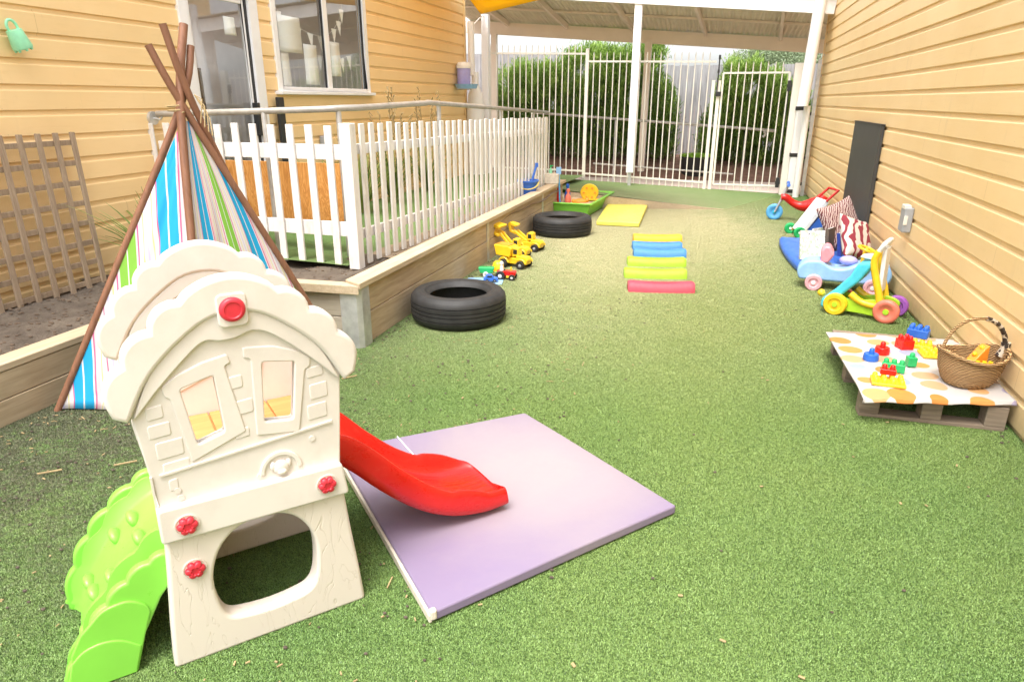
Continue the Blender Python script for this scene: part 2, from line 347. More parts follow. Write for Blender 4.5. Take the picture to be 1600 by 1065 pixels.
    def build(s, name, mat, parent=None, world=False, smooth=False, bev=0, seg=2, solid=0, sub=0, tag_=None):
        me = bpy.data.meshes.new(name)
        v = s.v
        if world and parent is not None:
            L = parent.location; v = [(a-L[0], b-L[1], c-L[2]) for a, b, c in v]
        me.from_pydata(v, [], s.f); me.validate(); me.update()
        bm = bmesh.new(); bm.from_mesh(me); bmesh.ops.remove_doubles(bm, verts=bm.verts, dist=1e-6)
        bmesh.ops.recalc_face_normals(bm, faces=bm.faces); bm.to_mesh(me); bm.free()
        return link(name, me, mat, parent, smooth, bev, seg, solid, sub)
def link(name, me, mat, parent=None, smooth=False, bev=0, seg=2, solid=0, sub=0):
    me.name = name
    if mat is not None:
        me.materials.clear(); me.materials.append(M[mat] if isinstance(mat, str) else mat)
    o = bpy.data.objects.new(name, me); C.objects.link(o)
    if parent is not None: o.parent = parent
    if smooth or bev:
        for p_ in me.polygons: p_.use_smooth = True
    if solid:
        m = o.modifiers.new('solid', 'SOLIDIFY'); m.thickness = solid; m.offset = 0
    if bev:
        m = o.modifiers.new('bevel', 'BEVEL'); m.width = bev; m.segments = seg; m.limit_method = 'ANGLE'; m.angle_limit = R(35)
        m.harden_normals = True
    elif smooth:
        me.set_sharp_from_angle(angle=R(50))
    if sub:
        m = o.modifiers.new('sub', 'SUBSURF'); m.levels = m.render_levels = sub
    return o
def thing(name, label, cat, loc=(0, 0, 0), rz=0, group=None):
    o = bpy.data.objects.new(name, None); C.objects.link(o); o.empty_display_size = .1
    o.location = loc; o.rotation_euler = (0, 0, rz)
    return tag(o, label, cat, group)
def tag(o, label, cat, group=None):
    o['label'] = label; o['category'] = cat
    if group: o['group'] = group
    return o
def struct(o, kind='structure'): o['kind'] = kind; return o
def base(o, loc, rz=0): o.location = loc; o.rotation_euler = (0, 0, rz); return o
def dup(root, loc, rz, label, group=None, mat=None):
    r = root.copy(); C.objects.link(r); r.location = loc; r.rotation_euler = (0, 0, rz); r['label'] = label
    if group: r['group'] = group
    for ch in list(root.children):
        c = ch.copy(); C.objects.link(c); c.parent = r
        for g in list(ch.children):
            d = g.copy(); C.objects.link(d); d.parent = c
    return r
def plate(name, outer, holes, thick, bevel, y, mat, parent, res=3):
    "2D outline in local x,z with holes, given thickness along y, rounded edges"
    cu = bpy.data.curves.new('tmp', 'CURVE'); cu.dimensions = '2D'; cu.fill_mode = 'BOTH'
    cu.extrude = max(thick/2-bevel, .0005); cu.bevel_depth = bevel; cu.bevel_resolution = res; cu.offset = -bevel
    for poly in [outer]+holes:
        s = cu.splines.new('POLY'); s.points.add(len(poly)-1); s.use_cyclic_u = True
        for i, (a, b) in enumerate(poly): s.points[i].co = (a, b, 0, 1)
    o = bpy.data.objects.new('tmp', cu); C.objects.link(o)
    bpy.context.view_layer.update()
    dg = bpy.context.evaluated_depsgraph_get()
    me = bpy.data.meshes.new_from_object(o.evaluated_get(dg))
    bpy.data.objects.remove(o); bpy.data.curves.remove(cu)
    me.transform(Matrix.Translation((0, y, 0)) @ Matrix.Rotation(R(90), 4, 'X'))
    for p_ in me.polygons: p_.use_smooth = True
    me.set_sharp_from_angle(angle=R(40))
    return link(name, me, mat, parent)
def arc(p, q, bulge, n=7):
    "points from p to q bulging to the left of p->q"
    p, q = Vector(p), Vector(q); d = q-p; nrm = Vector((-d.y, d.x)).normalized()
    return [tuple(p + d*t_ + nrm*bulge*math.sin(math.pi*t_)**.7) for t_ in [i/n for i in range(n)]]
def rrect(x0, z0, x1, z1, r, n=5):
    out = []
    for cx, cz, a0 in ((x1-r, z1-r, 0), (x0+r, z1-r, 90), (x0+r, z0+r, 180), (x1-r, z0+r, 270)):
        out += [(cx+r*math.cos(R(a0+90*i/n)), cz+r*math.sin(R(a0+90*i/n))) for i in range(n+1)]
    return out
def spline(pts, n=6, closed=False):
    P = [Vector(p) for p in pts]; N = len(P); out = []
    rngi = range(N) if closed else range(N-1)
    for i in rngi:
        p0 = P[(i-1) % N] if (closed or i > 0) else P[0]; p1 = P[i]; p2 = P[(i+1) % N]; p3 = P[(i+2) % N] if (closed or i+2 < N) else P[-1]
        for k in range(n):
            t_ = k/n
            out.append(.5*((2*p1)+(p2-p0)*t_+(2*p0-5*p1+4*p2-p3)*t_*t_+(3*p1-p0-3*p2+p3)*t_**3))
    if not closed: out.append(P[-1])
    return [tuple(o) for o in out]
def leaves(name, pts, dirs, L, W, mat, parent=None, shade=None, fold=0):
    "many small leaf blades as diamond quads; arrays of points and directions"
    n = len(pts); d = dirs/np.linalg.norm(dirs, axis=1, keepdims=True)
    r = rng.normal(size=(n, 3)); s = np.cross(d, r); s /= np.linalg.norm(s, axis=1, keepdims=True)
    L = np.asarray(L).reshape(-1, 1)*np.ones((n, 1)); W = np.asarray(W).reshape(-1, 1)*np.ones((n, 1))
    a = pts; b = pts+d*L*.5+s*W*.5; c = pts+d*L; e = pts+d*L*.5-s*W*.5
    v = np.stack([a, b, c, e], 1).reshape(-1, 3)
    me = bpy.data.meshes.new(name); me.vertices.add(4*n); me.vertices.foreach_set('co', v.ravel())
    me.loops.add(4*n); me.loops.foreach_set('vertex_index', np.arange(4*n)); me.polygons.add(n)
    me.polygons.foreach_set('loop_start', np.arange(n)*4); me.polygons.foreach_set('loop_total', np.full(n, 4)); me.update(calc_edges=True)
    if shade is None: shade = rng.random(n)
    at = me.attributes.new('shade', 'FLOAT', 'FACE'); at.data.foreach_set('value', shade.astype(np.float32))
    return link(name, me, mat, parent)

# ================================================================== SETTING
# ---- ground far, beds, lawn
mb = MB()
def gz(x, y):
    if y > 14.2: return -.03 + min(.33, (y-14.2)*.2)
    return -.06
g = mb
ys = [-60, -5, 12.6, 14.2, 15, 16, 18, 60, 160]
g.add([(x, y, gz(x, y)) for y in ys for x in (-120, 120)], [(2*i, 2*i+1, 2*i+3, 2*i+2) for i in range(len(ys)-1)])
struct(g.build('ground', 'mulch'))
lawn = MB(); lawn.grid(lambda u, v: (-4.3+6*u, -2.5+15.2*v, 0), 30, 60)
struct(lawn.build('lawn', 'turf'))
pth = MB(); pth.b2((-6, 12.58, -.05), (3.4, 14.3, .012)); struct(pth.build('path', 'concrete', bev=.01))
# turf ramp beside the gate
def ramp_pt(u, v):
    A, B, Cc, D = Vector((-2.02, 10.0, .25)), Vector((.22, 10.5, -.004)), Vector((1.35, 12.6, -.006)), Vector((-4.2, 12.45, .22))
    A2 = A.lerp(B, u); D2 = D.lerp(Cc, u); q = A2.lerp(D2, v); q.z += .010*math.sin(7*u+3*v)*(1-u)*(1-v)*v*4; return q
rp = MB(); rp.grid(ramp_pt, 30, 16); struct(rp.build('ramp', 'turf_ramp', smooth=True))
# turf strip between the picket fence and the building
st = MB(); st.grid(lambda u, v: (-4.24+1.66*u+.3*v*u, 4.45+8.0*v, .335-.09*v+.02*math.sin(9*v+3*u)), 8, 30)
struct(st.build('turf_walkway', 'turf_ramp', smooth=True))
# garden soil
def soilz(x, y): return .235+.03*max(0, min(3, y-2.0)) + .018*math.sin(x*5+y*3)+.014*math.sin(x*13-y*7)
s_ = MB(); s_.grid(lambda u, v: (-4.24+(.98)*u, -1.+4.65*v, min(.285, soilz(-4.24+.98*u, -1+4.65*v))), 22, 60)
struct(s_.build('garden_soil', 'soil', smooth=True))
s_ = MB(); s_.grid(lambda u, v: (-3.27+1.11*u, 3.725+1.1*v, soilz(-3.27+1.11*u, 3.725+1.1*v)), 16, 16)
s_.grid(lambda u, v: (-4.24+1.04*u, 3.64+.85*v, soilz(-4.24+1.04*u, 3.64+.85*v)+.002), 12, 12)
struct(s_.build('garden_soil', 'soil', smooth=True))
s_ = MB(); s_.grid(lambda u, v: (-2.62+.5*u+.08*v, 4.8+4.6*v, .325+.012*math.sin(14*v)+.01*math.sin(5*u+31*v)), 12, 60)
struct(s_.build('sandy_soil', 'sandsoil', smooth=True))

# ---- retaining wall
rw = thing('retaining_wall', 'low timber sleeper retaining wall with pine capping along the garden bed', 'wall', (-2.1, 3.7, 0))
def plank(a, b, z0, z1, th, mat, name='sleeper', bev=.004):
    m = MB(); p, q = Vector((*a, (z0+z1)/2)), Vector((*b, (z0+z1)/2)); m.bar(p, q, th, z1-z0); m.build(name, mat, rw, True, bev=bev)
for (y0, y1) in ((3.78, 6.28), (6.36, 8.52), (8.60, 9.75)):
    plank((-2.115, y0), (-2.115, y1), .205, .385, .05, 'sleeper'); plank((-2.11, y0), (-2.11, y1), -.02, .2, .05, 'sleeper')
plank((-2.13, 9.72), (-2.75, 9.78), 0.02, .385, .05, 'sleeper_x')
plank((-2.12, 3.712), (-3.24, 3.66), .205, .375, .05, 'sleeper_x'); plank((-2.12, 3.71), (-3.24, 3.655), -.02, .2, .05, 'sleeper_x')
plank((-3.245, -1), (-3.245, 3.63), .13, .262, .05, 'sleeper'); plank((-3.24, -1), (-3.24, 3.63), -.02, .126, .05, 'sleeper')
for x, y in ((-2.098, 6.32), (-2.098, 8.56)):
    m = MB(); m.b2((x-.012, y-.035, -.02), (x+.012, y+.035, .385)); m.b2((x-.06, y-.006, -.02), (x-.012, y+.006, .38)); m.build('steel_post', 'galv', rw, True, bev=.002)
m = MB(); m.prism([(-2.20, 3.672), (-2.085, 3.672), (-2.06, 3.70), (-2.06, 3.80), (-2.085, 3.80), (-2.085, 3.705), (-2.20, 3.695)], 'Z', -.02, .40); m.build('steel_post', 'galv', rw, True, bev=.002)
m = MB(); zc = .405
m.prism([(-2.05, 3.66), (-2.05, 9.80), (-2.19, 9.80), (-2.19, 3.74)], 'Z', zc-.012, zc+.028); m.build('capping', 'cap', rw, True, bev=.006)
m = MB(); m.prism([(-2.053, 3.657), (-2.193, 3.737), (-3.16, 3.69), (-3.16, 3.60)], 'Z', zc-.045, zc-.016+.03); m.build('capping', 'cap', rw, True, bev=.006)
m = MB(); m.prism([(-3.215, -1), (-3.215, 3.6), (-3.35, 3.6), (-3.35, -1)], 'Z', .265, .302); m.build('capping', 'cap', rw, True, bev=.006)

# ---- weatherboard buildings
def board_wall(mb, X, side, y0, y1, z0, z1, off=0.0, pitch=.155):
    "profile of rusticated weatherboards; side=+1 faces -x (right wall), -1 faces +x"
    prof = []
    k0 = int(math.floor((z0-off)/pitch))-1; k1 = int(math.ceil((z1-off)/pitch))+1
    for k in range(k0, k1):
        b = off+k*pitch
        prof += [(b+.0, 0), (b+.004, -.003), (b+.116, -.002), (b+.118, 0.0), (b+.126, .009), (b+.128, .0125), (b+.150, .0125), (b+.1545, .0125), (b+.1549, 0)]
    prof = [(max(z0, min(z1, z)), d) for z, d in prof]
    pts = []
    for q in prof:
        if not pts or abs(pts[-1][0]-q[0]) > 1e-6 or abs(pts[-1][1]-q[1]) > 1e-6: pts.append(q)
    pts = [q for i, q in enumerate(pts)]
    n = len(pts)
    vs = [(X+side*(d), y0, z) for z, d in pts]+[(X+side*d, y1, z) for z, d in pts]+[(X+side*.1, y0, z0), (X+side*.1, y0, z1), (X+side*.1, y1, z0), (X+side*.1, y1, z1)]
    fs = [(i, i+1, n+i+1, n+i) for i in range(n-1)]
    fs += [(2*n, 2*n+2, 2*n+3, 2*n+1), (0, n, 2*n+2, 2*n), (n-1, 2*n+1, 2*n+3, 2*n-1)]
    fs += [tuple([2*n+1, 2*n]+list(range(n))), tuple([2*n+2, 2*n+3]+list(range(2*n-1, n-1, -1)))]
    mb.add(vs, fs)
def raw(mb, name, mat, parent):
    me = bpy.data.meshes.new(name); L = parent.location
    me.from_pydata([(a-L[0], b-L[1], c-L[2]) for a, b, c in mb.v], [], mb.f); me.update(); return link(name, me, mat, parent)
rb = thing('weatherboard_building', 'yellow weatherboard building along the right side of the lawn', 'building', (1.476, 5, 0))
m = MB(); board_wall(m, 1.476, 1, -2.2, 12.75, -.02, 3.5, .029)
raw(m, 'wall', 'yellow', rb)
for a_, b_ in (((1.49, 12.752, 0), (4.6, 12.80, 3.5)), ((1.60, -2.2, 0), (4.6, -2.15, 3.5))): m = MB(); m.b2(a_, b_); m.build('end_wall', 'yellow', rb, True)
m = MB(); m.b2((1.462, 12.70, 0.0), (1.474, 12.79, 3.5)); m.build('corner_trim', 'yellow', rb, True)
m = MB(); m.b2((1.38, -2.3, 3.5), (1.49, 12.9, 3.62)); m.build('gutter', 'grey', rb, True, bev=.01)
m = MB(); m.add([(1.4, -2.3, 3.62), (1.4, 12.9, 3.62), (4.6, 12.9, 4.7), (4.6, -2.3, 4.7), (4.6, -2.3, 3.5), (4.6, 12.9, 3.5)], [(0, 1, 2, 3), (3, 2, 5, 4)]); m.build('roof', 'grey', rb, True)

XL = -4.25
lb = thing('weatherboard_building', 'yellow weatherboard building on the left with glass door and window', 'building', (XL, 5, 0))
m = MB()
D0, D1, DZ = 5.02, 6.06, 2.46; W0, W1, WZ0, WZ1 = 6.28, 8.22, 1.59, 2.78
for a in ((-2.2, D0, -.02, 3.3), (D0, D1, DZ, 3.3), (D1, W0, -.02, 3.3), (W0, W1, -.02, WZ0), (W0, W1, WZ1, 3.3), (W1, 11.72, -.02, 3.3)):
    board_wall(m, XL, -1, *a, off=.045)
raw(m, 'wall', 'yellow', lb)
m = MB(); m.b2((XL-.02, 11.722, 0), (XL-.012-3.7, 11.77, 3.3)); m.build('end_wall', 'yellow', lb, True)
m = MB(); m.b2((XL+.001, 11.68, 0), (XL+.016, 11.76, 3.3)); m.build('corner_trim', 'yellow', lb, True)
m = MB(); m.b2((XL-.02, -2.3, 3.3), (XL+.09, 11.85, 3.41)); m.build('gutter', 'white', lb, True, bev=.01)
m = MB(); m.add([(XL+.05, -2.3, 3.41), (XL+.05, 11.85, 3.41), (XL-4.3, 11.85, 4.7), (XL-4.3, -2.3, 4.7)], [(0, 1, 2, 3)]); m.build('roof', 'grey', lb, True)
# window
m = MB(); fx0, fx1 = XL-.05, XL+.018
m.b2((fx0, W0, WZ0), (fx1, W0+.075, WZ1)); m.b2((fx0, W1-.075, WZ0), (fx1, W1, WZ1)); m.b2((fx0, W0+.075, WZ1-.05), (fx1, W1-.075, WZ1)); m.b2((fx0, W0+.075, WZ0), (fx1, W1-.075, WZ0+.04))
m.b2((fx0+.01, 7.24, WZ0+.04), (fx1-.012, 7.33, WZ1-.05)); wf = m.build('window', 'white', lb, True, bev=.004)
m = MB(); m.b2((XL-.04, W0-.04, WZ0-.035), (XL+.07, W1+.03, WZ0-.001)); o = m.build('sill', 'white', lb, True, bev=.006); o.parent = wf
def sheet(y0, y1, z0, z1, x, par):
    m = MB(); m.add([(x, y0, z0), (x, y1, z0), (x, y1, z1), (x, y0, z1)], [(0, 1, 2, 3)]); o = m.build('pane', 'glass', lb, True); o.parent = par
sheet(W0+.07, 7.245, WZ0+.035, WZ1-.045, XL-.028, wf); sheet(7.325, W1-.07, WZ0+.035, WZ1-.045, XL-.028, wf)
for ya in (7.225, W1-.09):
    m = MB(); m.b2((XL-.025, ya, WZ0+.04), (XL-.005, ya+.014, WZ1-.05)); o = m.build('gasket', 'black', lb, True); o.parent = wf
# door
m = MB()
m.b2((XL-.06, D0, .36), (XL+.02, D0+.1, DZ)); m.b2((XL-.06, D1-.13, .36), (XL+.02, D1, DZ)); m.b2((XL-.06, D0+.1, DZ-.07), (XL+.02, D1-.13, DZ)); df = m.build('door_frame', 'white', lb, True, bev=.004)
m = MB(); m.b2((XL-.045, D0+.1, .36), (XL-.015, D0+.16, DZ-.07)); m.b2((XL-.045, D1-.19, .36), (XL-.015, D1-.16, DZ-.07)); m.b2((XL-.045, D0+.16, .36), (XL-.015, D1-.19, .5)); m.b2((XL-.045, D0+.16, DZ-.14), (XL-.015, D1-.19, DZ-.07))
dr = m.build('door', 'white', lb, True, bev=.003)
sheet(D0+.155, D1-.185, .49, DZ-.135, XL-.03, dr)
m = MB(); m.b2((XL-.045, D1-.158, .36), (XL-.005, D1-.131, DZ-.07)); o = m.build('seal', 'black', lb, True); o.parent = dr
m = MB(); m.b2((XL-.012, D1-.21, 1.18), (XL+.05, D1-.165, 1.48)); o = m.build('handle', 'black', lb, True, bev=.008); o.parent = dr
# room behind
m = MB(); x0, x1, y0, y1, z0, z1 = XL-3.6, XL-.11, 4.2, 9.4, .3, 2.95
m.add([(x0, y0, z0), (x1, y0, z0), (x1, y1, z0), (x0, y1, z0), (x0, y0, z1), (x1, y0, z1), (x1, y1, z1), (x0, y1, z1)], [(0, 1, 2, 3), (7, 6, 5, 4), (0, 4, 5, 1), (3, 2, 6, 7)])
m.b2((x0-.06, y0, z0), (x0, y1, 1.25)); m.b2((x0-.06, y0, 2.7), (x0, y1, z1))  # back wall with an open band added to let daylight brighten the room
for yy in (y0, 5.6, 7.0, 8.5, y1-.12): m.b2((x0-.06, yy, 1.25), (x0, yy+.12, 2.7))
m.build('room', 'room', lb, True)
sh = thing('bookshelf', 'dark bookshelf inside the room behind the window', 'bookshelf', (XL-3.2, 8, .3))
m = MB()
for z in (.05, .45, .85, 1.25, 1.6): m.b2((XL-3.55, 6.9, .3+z), (XL-3.2, 9.1, .33+z))
for y in (6.9, 8.0, 9.1): m.b2((XL-3.55, y, .3), (XL-3.2, y+.03, 1.95))
m.build('shelf', 'roomdark', sh, True)
for i in range(10):
    m = MB(); y = 6.98+.2*i; h_ = .16+.12*random.random(); z = .3+random.choice((.48, .88, 1.28)); m.b2((XL-3.5, y, z), (XL-3.25, y+.15, z+h_)); o = m.build('storage_box', random.choice(('red', 'sky', 'yel', 'wht', 'grn')), sh, True)
tb = thing('table', 'low table inside the room seen through the window', 'table', (XL-1.2, 7.6, .3))
m = MB(); m.b2((XL-1.6, 6.7, .95), (XL-.7, 8.5, .99)); m.build('table_top', 'ply', tb, True)
for x in (XL-1.55, XL-.75):
    for y in (6.75, 8.45): m = MB(); m.b2((x-.02, y-.02, .3), (x+.02, y+.02, .949)); m.build('leg', 'whitemetal', tb, True)
# papers and bunting in the window
def paper(y0, y1, z0, z1, lab, cat='paper', dx=0):
    m = MB(); zs = 8
    m.grid(lambda u, v: (.004*math.sin(3*v+2*u), (y1-y0)*(u-.5), (z1-z0)*v), 3, zs)
    o = m.build('paper_sheet', 'paper', smooth=True, solid=.0008); base(o, (XL-.036-dx, (y0+y1)/2, z0)); tag(o, lab, cat, 'papers hung inside the window')
paper(6.40, 6.84, 1.96, 2.30, 'large white paper taped high on the left window pane')
paper(6.40, 6.60, 1.64, 1.96, 'white paper low in the left corner of the window pane', dx=.01)
paper(6.86, 7.12, 1.66, 2.06, 'tall white paper in the middle of the left window pane')
paper(7.40, 7.62, 1.76, 2.12, 'white paper beside the mullion in the right window pane')
paper(5.62, 5.78, 2.05, 2.2, 'small white notice high on the glass door', dx=-.0)
def bunting(pts, lab, n, mats):
    t_ = thing('bunting', lab, 'bunting', pts[0], 0, 'bunting strings inside the window')
    P = spline(pts, 8); m = MB(); m.tube(P, .003, 5); m.build('string', 'wht', t_, True)
    for i in range(n):
        q = Vector(P[int((i+.5)/n*(len(P)-1))]); m = MB(); w = .055; a = random.uniform(-.3, .3)
        m.add([(q.x, q.y-w, q.z), (q.x, q.y+w, q.z), (q.x+.01, q.y+a*.1, q.z-.16)], [(0, 1, 2)]); m.build('flag', mats[i % len(mats)], t_, True, solid=.001)
bunting([(XL-.1, 6.36, 2.5), (XL-.1, 6.6, 2.32), (XL-.1, 6.9, 2.22), (XL-.1, 7.25, 2.17), (XL-.1, 7.5, 2.2), (XL-.1, 7.75, 2.36), (XL-.1, 7.86, 2.55)], 'string of pale triangle flags sagging across the upper window', 10, ['paper', 'paper', 'rose', 'paper'])
bunting([(XL-.16, 7.36, 1.98), (XL-.16, 7.7, 1.95), (XL-.16, 8.12, 2.02)], 'short string of small flags low in the right window pane', 5, ['paper', 'rose', 'ltblue', 'paper'])
# black post beside door
m = MB(); m.box((0, 0, .59), (.035, .1, 1.18)); o = m.build('foam_post', 'black', bev=.008); base(o, (XL+.06, 6.2, .35)); tag(o, 'black padded upright on the wall beside the glass door', 'post')
# meter box on left wall behind pickets
m = MB(); m.box((0, 0, 0), (.08, .12, .16)); o = m.build('tap_box', 'grey', bev=.01); base(o, (XL+.05, 7.0, 1.05)); tag(o, 'small grey box on the yellow wall behind the pickets', 'box')

# ---- handrail
hr = thing('handrail', 'galvanised pipe handrail running above the picket fence and out past the gate', 'handrail', (-2.68, 4.75, .3))
hp = [(-4.2, 4.58, 1.40), (-2.95, 4.70, 1.435), (-2.72, 4.80, 1.445), (-2.66, 5.1, 1.45), (-2.62, 6.1, 1.475), (-2.64, 6.6, 1.47), (-2.66, 10.0, 1.36), (-2.9, 12.2, 1.30), (-3.3, 13.3, 1.27), (-3.1, 13.5, 1.25), (.66, 13.5, 1.01), (.74, 13.5, .99), (.78, 13.5, .93), (.74, 13.5, .88)]
m = MB(); m.tube(spline(hp, 5), .024, 12); m.build('pipe', 'rail', hr, True, smooth=True)
for x, y, z0, z1 in ((-2.74, 4.78, .25, 1.43), (-2.655, 6.55, .25, 1.45), (-2.66, 8.6, .2, 1.4), (-2.7, 10.4, .2, 1.34), (-3.3, 4.66, .25, 1.42), (.45, 13.5, -.05, 1.0), (-1.9, 13.5, 0, 1.15)):
    m = MB(); m.cyl((x, y, z0), (x, y, z1), .021, 12); m.build('post', 'galv', hr, True, smooth=True)
m = MB(); m.cyl((-4.25, 4.57, 1.37), (-4.225, 4.57, 1.37), .05, 16); m.tube([(-4.23, 4.57, 1.37), (-4.17, 4.57, 1.36), (-4.14, 4.585, 1.40)], .008, 8); m.build('bracket', 'galv', hr, True, smooth=True)
m = MB(); m.tube([(-2.3, 13.5, .35), (.3, 13.5, .22)], .018, 8); m.build('lower_pipe', 'rail', hr, True, smooth=True)

# ---- picket fence
pf = thing('picket_fence', 'white timber picket fence around the garden walkway', 'fence', (-2.5, 4.5, .3))
A, B = Vector((-2.475, 4.47)), Vector((-2.235, 9.25))
def pick(mb, p, zb, zt, d, w=.062, th=.018):
    n = Vector((-d.y, d.x)); mb.box((p.x, p.y, (zb+zt)/2), (w, th, zt-zb), math.atan2(d.y, d.x))
m = MB(); n_ = 35; d = (B-A).normalized()
for i in range(1, n_+1):
    t_ = (i)/(n_)
    p = A.lerp(B, t_); j = random.uniform(-.008, .008)
    pick(m, p, .335+.0*t_+j, 1.345-.055*t_+j, d, .062)
m.build('pickets', 'picket', pf, True, bev=.003, seg=1)
m = MB()
for z in (.56, 1.17):
    m.bar((A.x-.035, A.y+.06, z), (B.x-.035, B.y, z-.05), .032, .07)
m.build('rails', 'picket', pf, True, bev=.003)
m = MB(); F0 = Vector((-2.53, 4.475)); F1 = Vector((-4.2, 4.53)); d2 = (F1-F0).normalized()
for i in range(11):
    p = F0+d2*(.135+.158*i); j = random.uniform(-.01, .01); pick(m, p, .335+j, 1.335+j, d2, .058, .018)
m.build('pickets', 'picket', pf, True, bev=.003, seg=1)
m = MB()
for z in (.60, 1.15): m.bar((F0.x-.0, F0.y+.03, z), (F1.x, F1.y+.03, z), .032, .105)
m.build('rails', 'picket', pf, True, bev=.003)
m = MB(); m.box((-2.50, 4.462, .835), (.085, .085, 1.03)); m.build('post', 'picket', pf, True, bev=.005)
m = MB(); m.box((-2.24, 9.3, .8), (.04, .04, .98)); m.build('post', 'whitemetal', pf, True, bev=.004)
# plywood
m = MB(); m.box((0, 0, .27), (1.25, .018, .54)); o = m.build('plywood_panel', 'ply', bev=.003); base(o, (-3.34, 4.86, .50), R(-2)); tag(o, 'orange varnished plywood panel standing behind the front pickets', 'panel')

# ---- trellis
tr_ = thing('trellis', 'grey weathered timber lattice trellis leaning on the yellow wall', 'trellis', (-4.1, 3.1, .26))
m = MB()
def tp(y, h, o=0): return (.0+o-.085*h/1.0, y, h)
for i in range(14):
    y = .60-.127*i; m.bar(tp(y-.0, .0, .018), tp(y+.06, 1.04, .018), .034, .018, (1, 0, 0))
m.build('upright_slats', 'board', tr_, bev=.002, seg=1)
m = MB()
for k in range(8):
    h_ = .05+.132*k; m.bar(tp(-1.2, h_), tp(.63+.05*h_, h_), .018, .034)
m.build('cross_slats', 'board', tr_, bev=.002, seg=1)

# ---- pool fence and gate
YF = 12.5
pl = thing('metal_fence', 'cream tubular metal fence across the far end of the lawn', 'fence', (-1.5, YF, 0))
def rail(mb, a, b, w=.03, h=.03): mb.bar(a, b, w, h)
def panel(x0, x1, zt0, zt1, zb0, zb1, name):
    m = MB(); rail(m, (x0, YF, zt0), (x1, YF, zt1)); rail(m, (x0, YF, zb0), (x1, YF, zb1)); rail(m, (x0, YF, zb0-.12), (x1, YF, zb1-.12), .02, .02) if False else None
    n = int(round((x1-x0)/.112))
    for i in range(1, n):
        x = x0+(x1-x0)*i/n; f_ = i/n; zt = zt0+(zt1-zt0)*f_; zb = zb0+(zb1-zb0)*f_
        m.cyl((x, YF, zb-.13), (x, YF, zt+.11), .0095, 8); m.cyl((x, YF, zt+.11), (x, YF, zt+.15), .0095, 8, .002)
    return m.build(name, 'whitemetal', pl, True, smooth=True)
panel(-4.15, -2.30, 2.29, 2.25, .33, .30, 'bar_panel')
panel(-2.30, -.16, 2.13, 2.095, .26, .16, 'bar_panel')
for x, z0, z1 in ((-2.30, .05, 2.32), (-.18, 0, 1.80), (-.09, 0, 1.80)):
    m = MB(); m.box((x, YF, (z0+z1)/2), (.055, .055, z1-z0)); m.box((x, YF, z1+.006), (.062, .062, .012)); m.build('post', 'whitemetal', pl, True, bev=.004)
gt_ = thing('metal_gate', 'cream metal bar gate at the right end of the fence', 'gate', (.5, YF, 0))
m = MB(); x0, x1, zt, zb = -.035, .985, 1.92, .14
m.box((x0, YF, (zt+zb)/2), (.032, .032, zt-zb)); m.box((x1, YF, (zt+zb)/2), (.032, .032, zt-zb)); rail(m, (x0, YF, zt), (x1, YF, zt)); rail(m, (x0, YF, zb), (x1, YF, zb)); 
m.build('gate_frame', 'whitemetal', gt_, True, bev=.003)
m = MB()
for i in range(1, 9):
    x = x0+(x1-x0)*i/9; m.cyl((x, YF, zb-.09), (x, YF, zt+.13), .0095, 8); m.cyl((x, YF, zt+.13), (x, YF, zt+.17), .0095, 8, .002)
m.build('bars', 'whitemetal', gt_, True, smooth=True)
m = MB(); m.box((-.115, YF-.045, 1.86), (.022, .03, .56)); m.box((-.115, YF-.045, 2.16), (.035, .035, .07)); m.box((-.09, YF-.045, 1.60), (.09, .035, .07)); m.box((-.115, YF-.045, 1.95), (.034, .034, .05)); m.build('latch', 'black', gt_, True, bev=.004)
for z in (1.72, .2): m = MB(); m.box((1.0, YF-.03, z), (.06, .035, .16)); m.box((1.0, YF-.035, z), (.075, .03, .05)); m.build('hinge', 'black', gt_, True, bev=.004)
m = MB(); m.cyl((.995, YF-.03, .25), (.995, YF-.03, 1.7), .008, 8); m.build('rod', 'black', gt_, True)
gp = thing('gate_post', 'square cream gate post with black straps beside the right building', 'post', (1.12, YF-.05, 0))
m = MB(); m.box((1.11, YF, 1.03), (.13, .1, 2.06)); m.build('post', 'whitemetal', gp, True, bev=.006)
m = MB(); m.box((1.22, YF-.12, .72), (.16, .09, 1.42)); m.build('padding', 'white', gp, True, bev=.03, seg=4)
for z in (1.38, .66, .08): m = MB(); m.box((1.215, YF-.12, z), (.175, .105, .06)); m.build('strap', 'black', gp, True, bev=.006)
cp = thing('slotted_channel', 'pale slotted metal channel upright beside the yellow wall corner', 'channel', (1.40, YF-.1, 0))
m = MB(); m.box((1.40, YF-.1, 1.05), (.055, .03, 2.1)); m.build('upright', 'galv', cp, True, bev=.003)
for z in (.2, .62, 1.05, 1.3): m = MB(); m.box((1.345, YF-.13, z), (.05, .04, .05)); m.build('clip', 'black', cp, True, bev=.004)

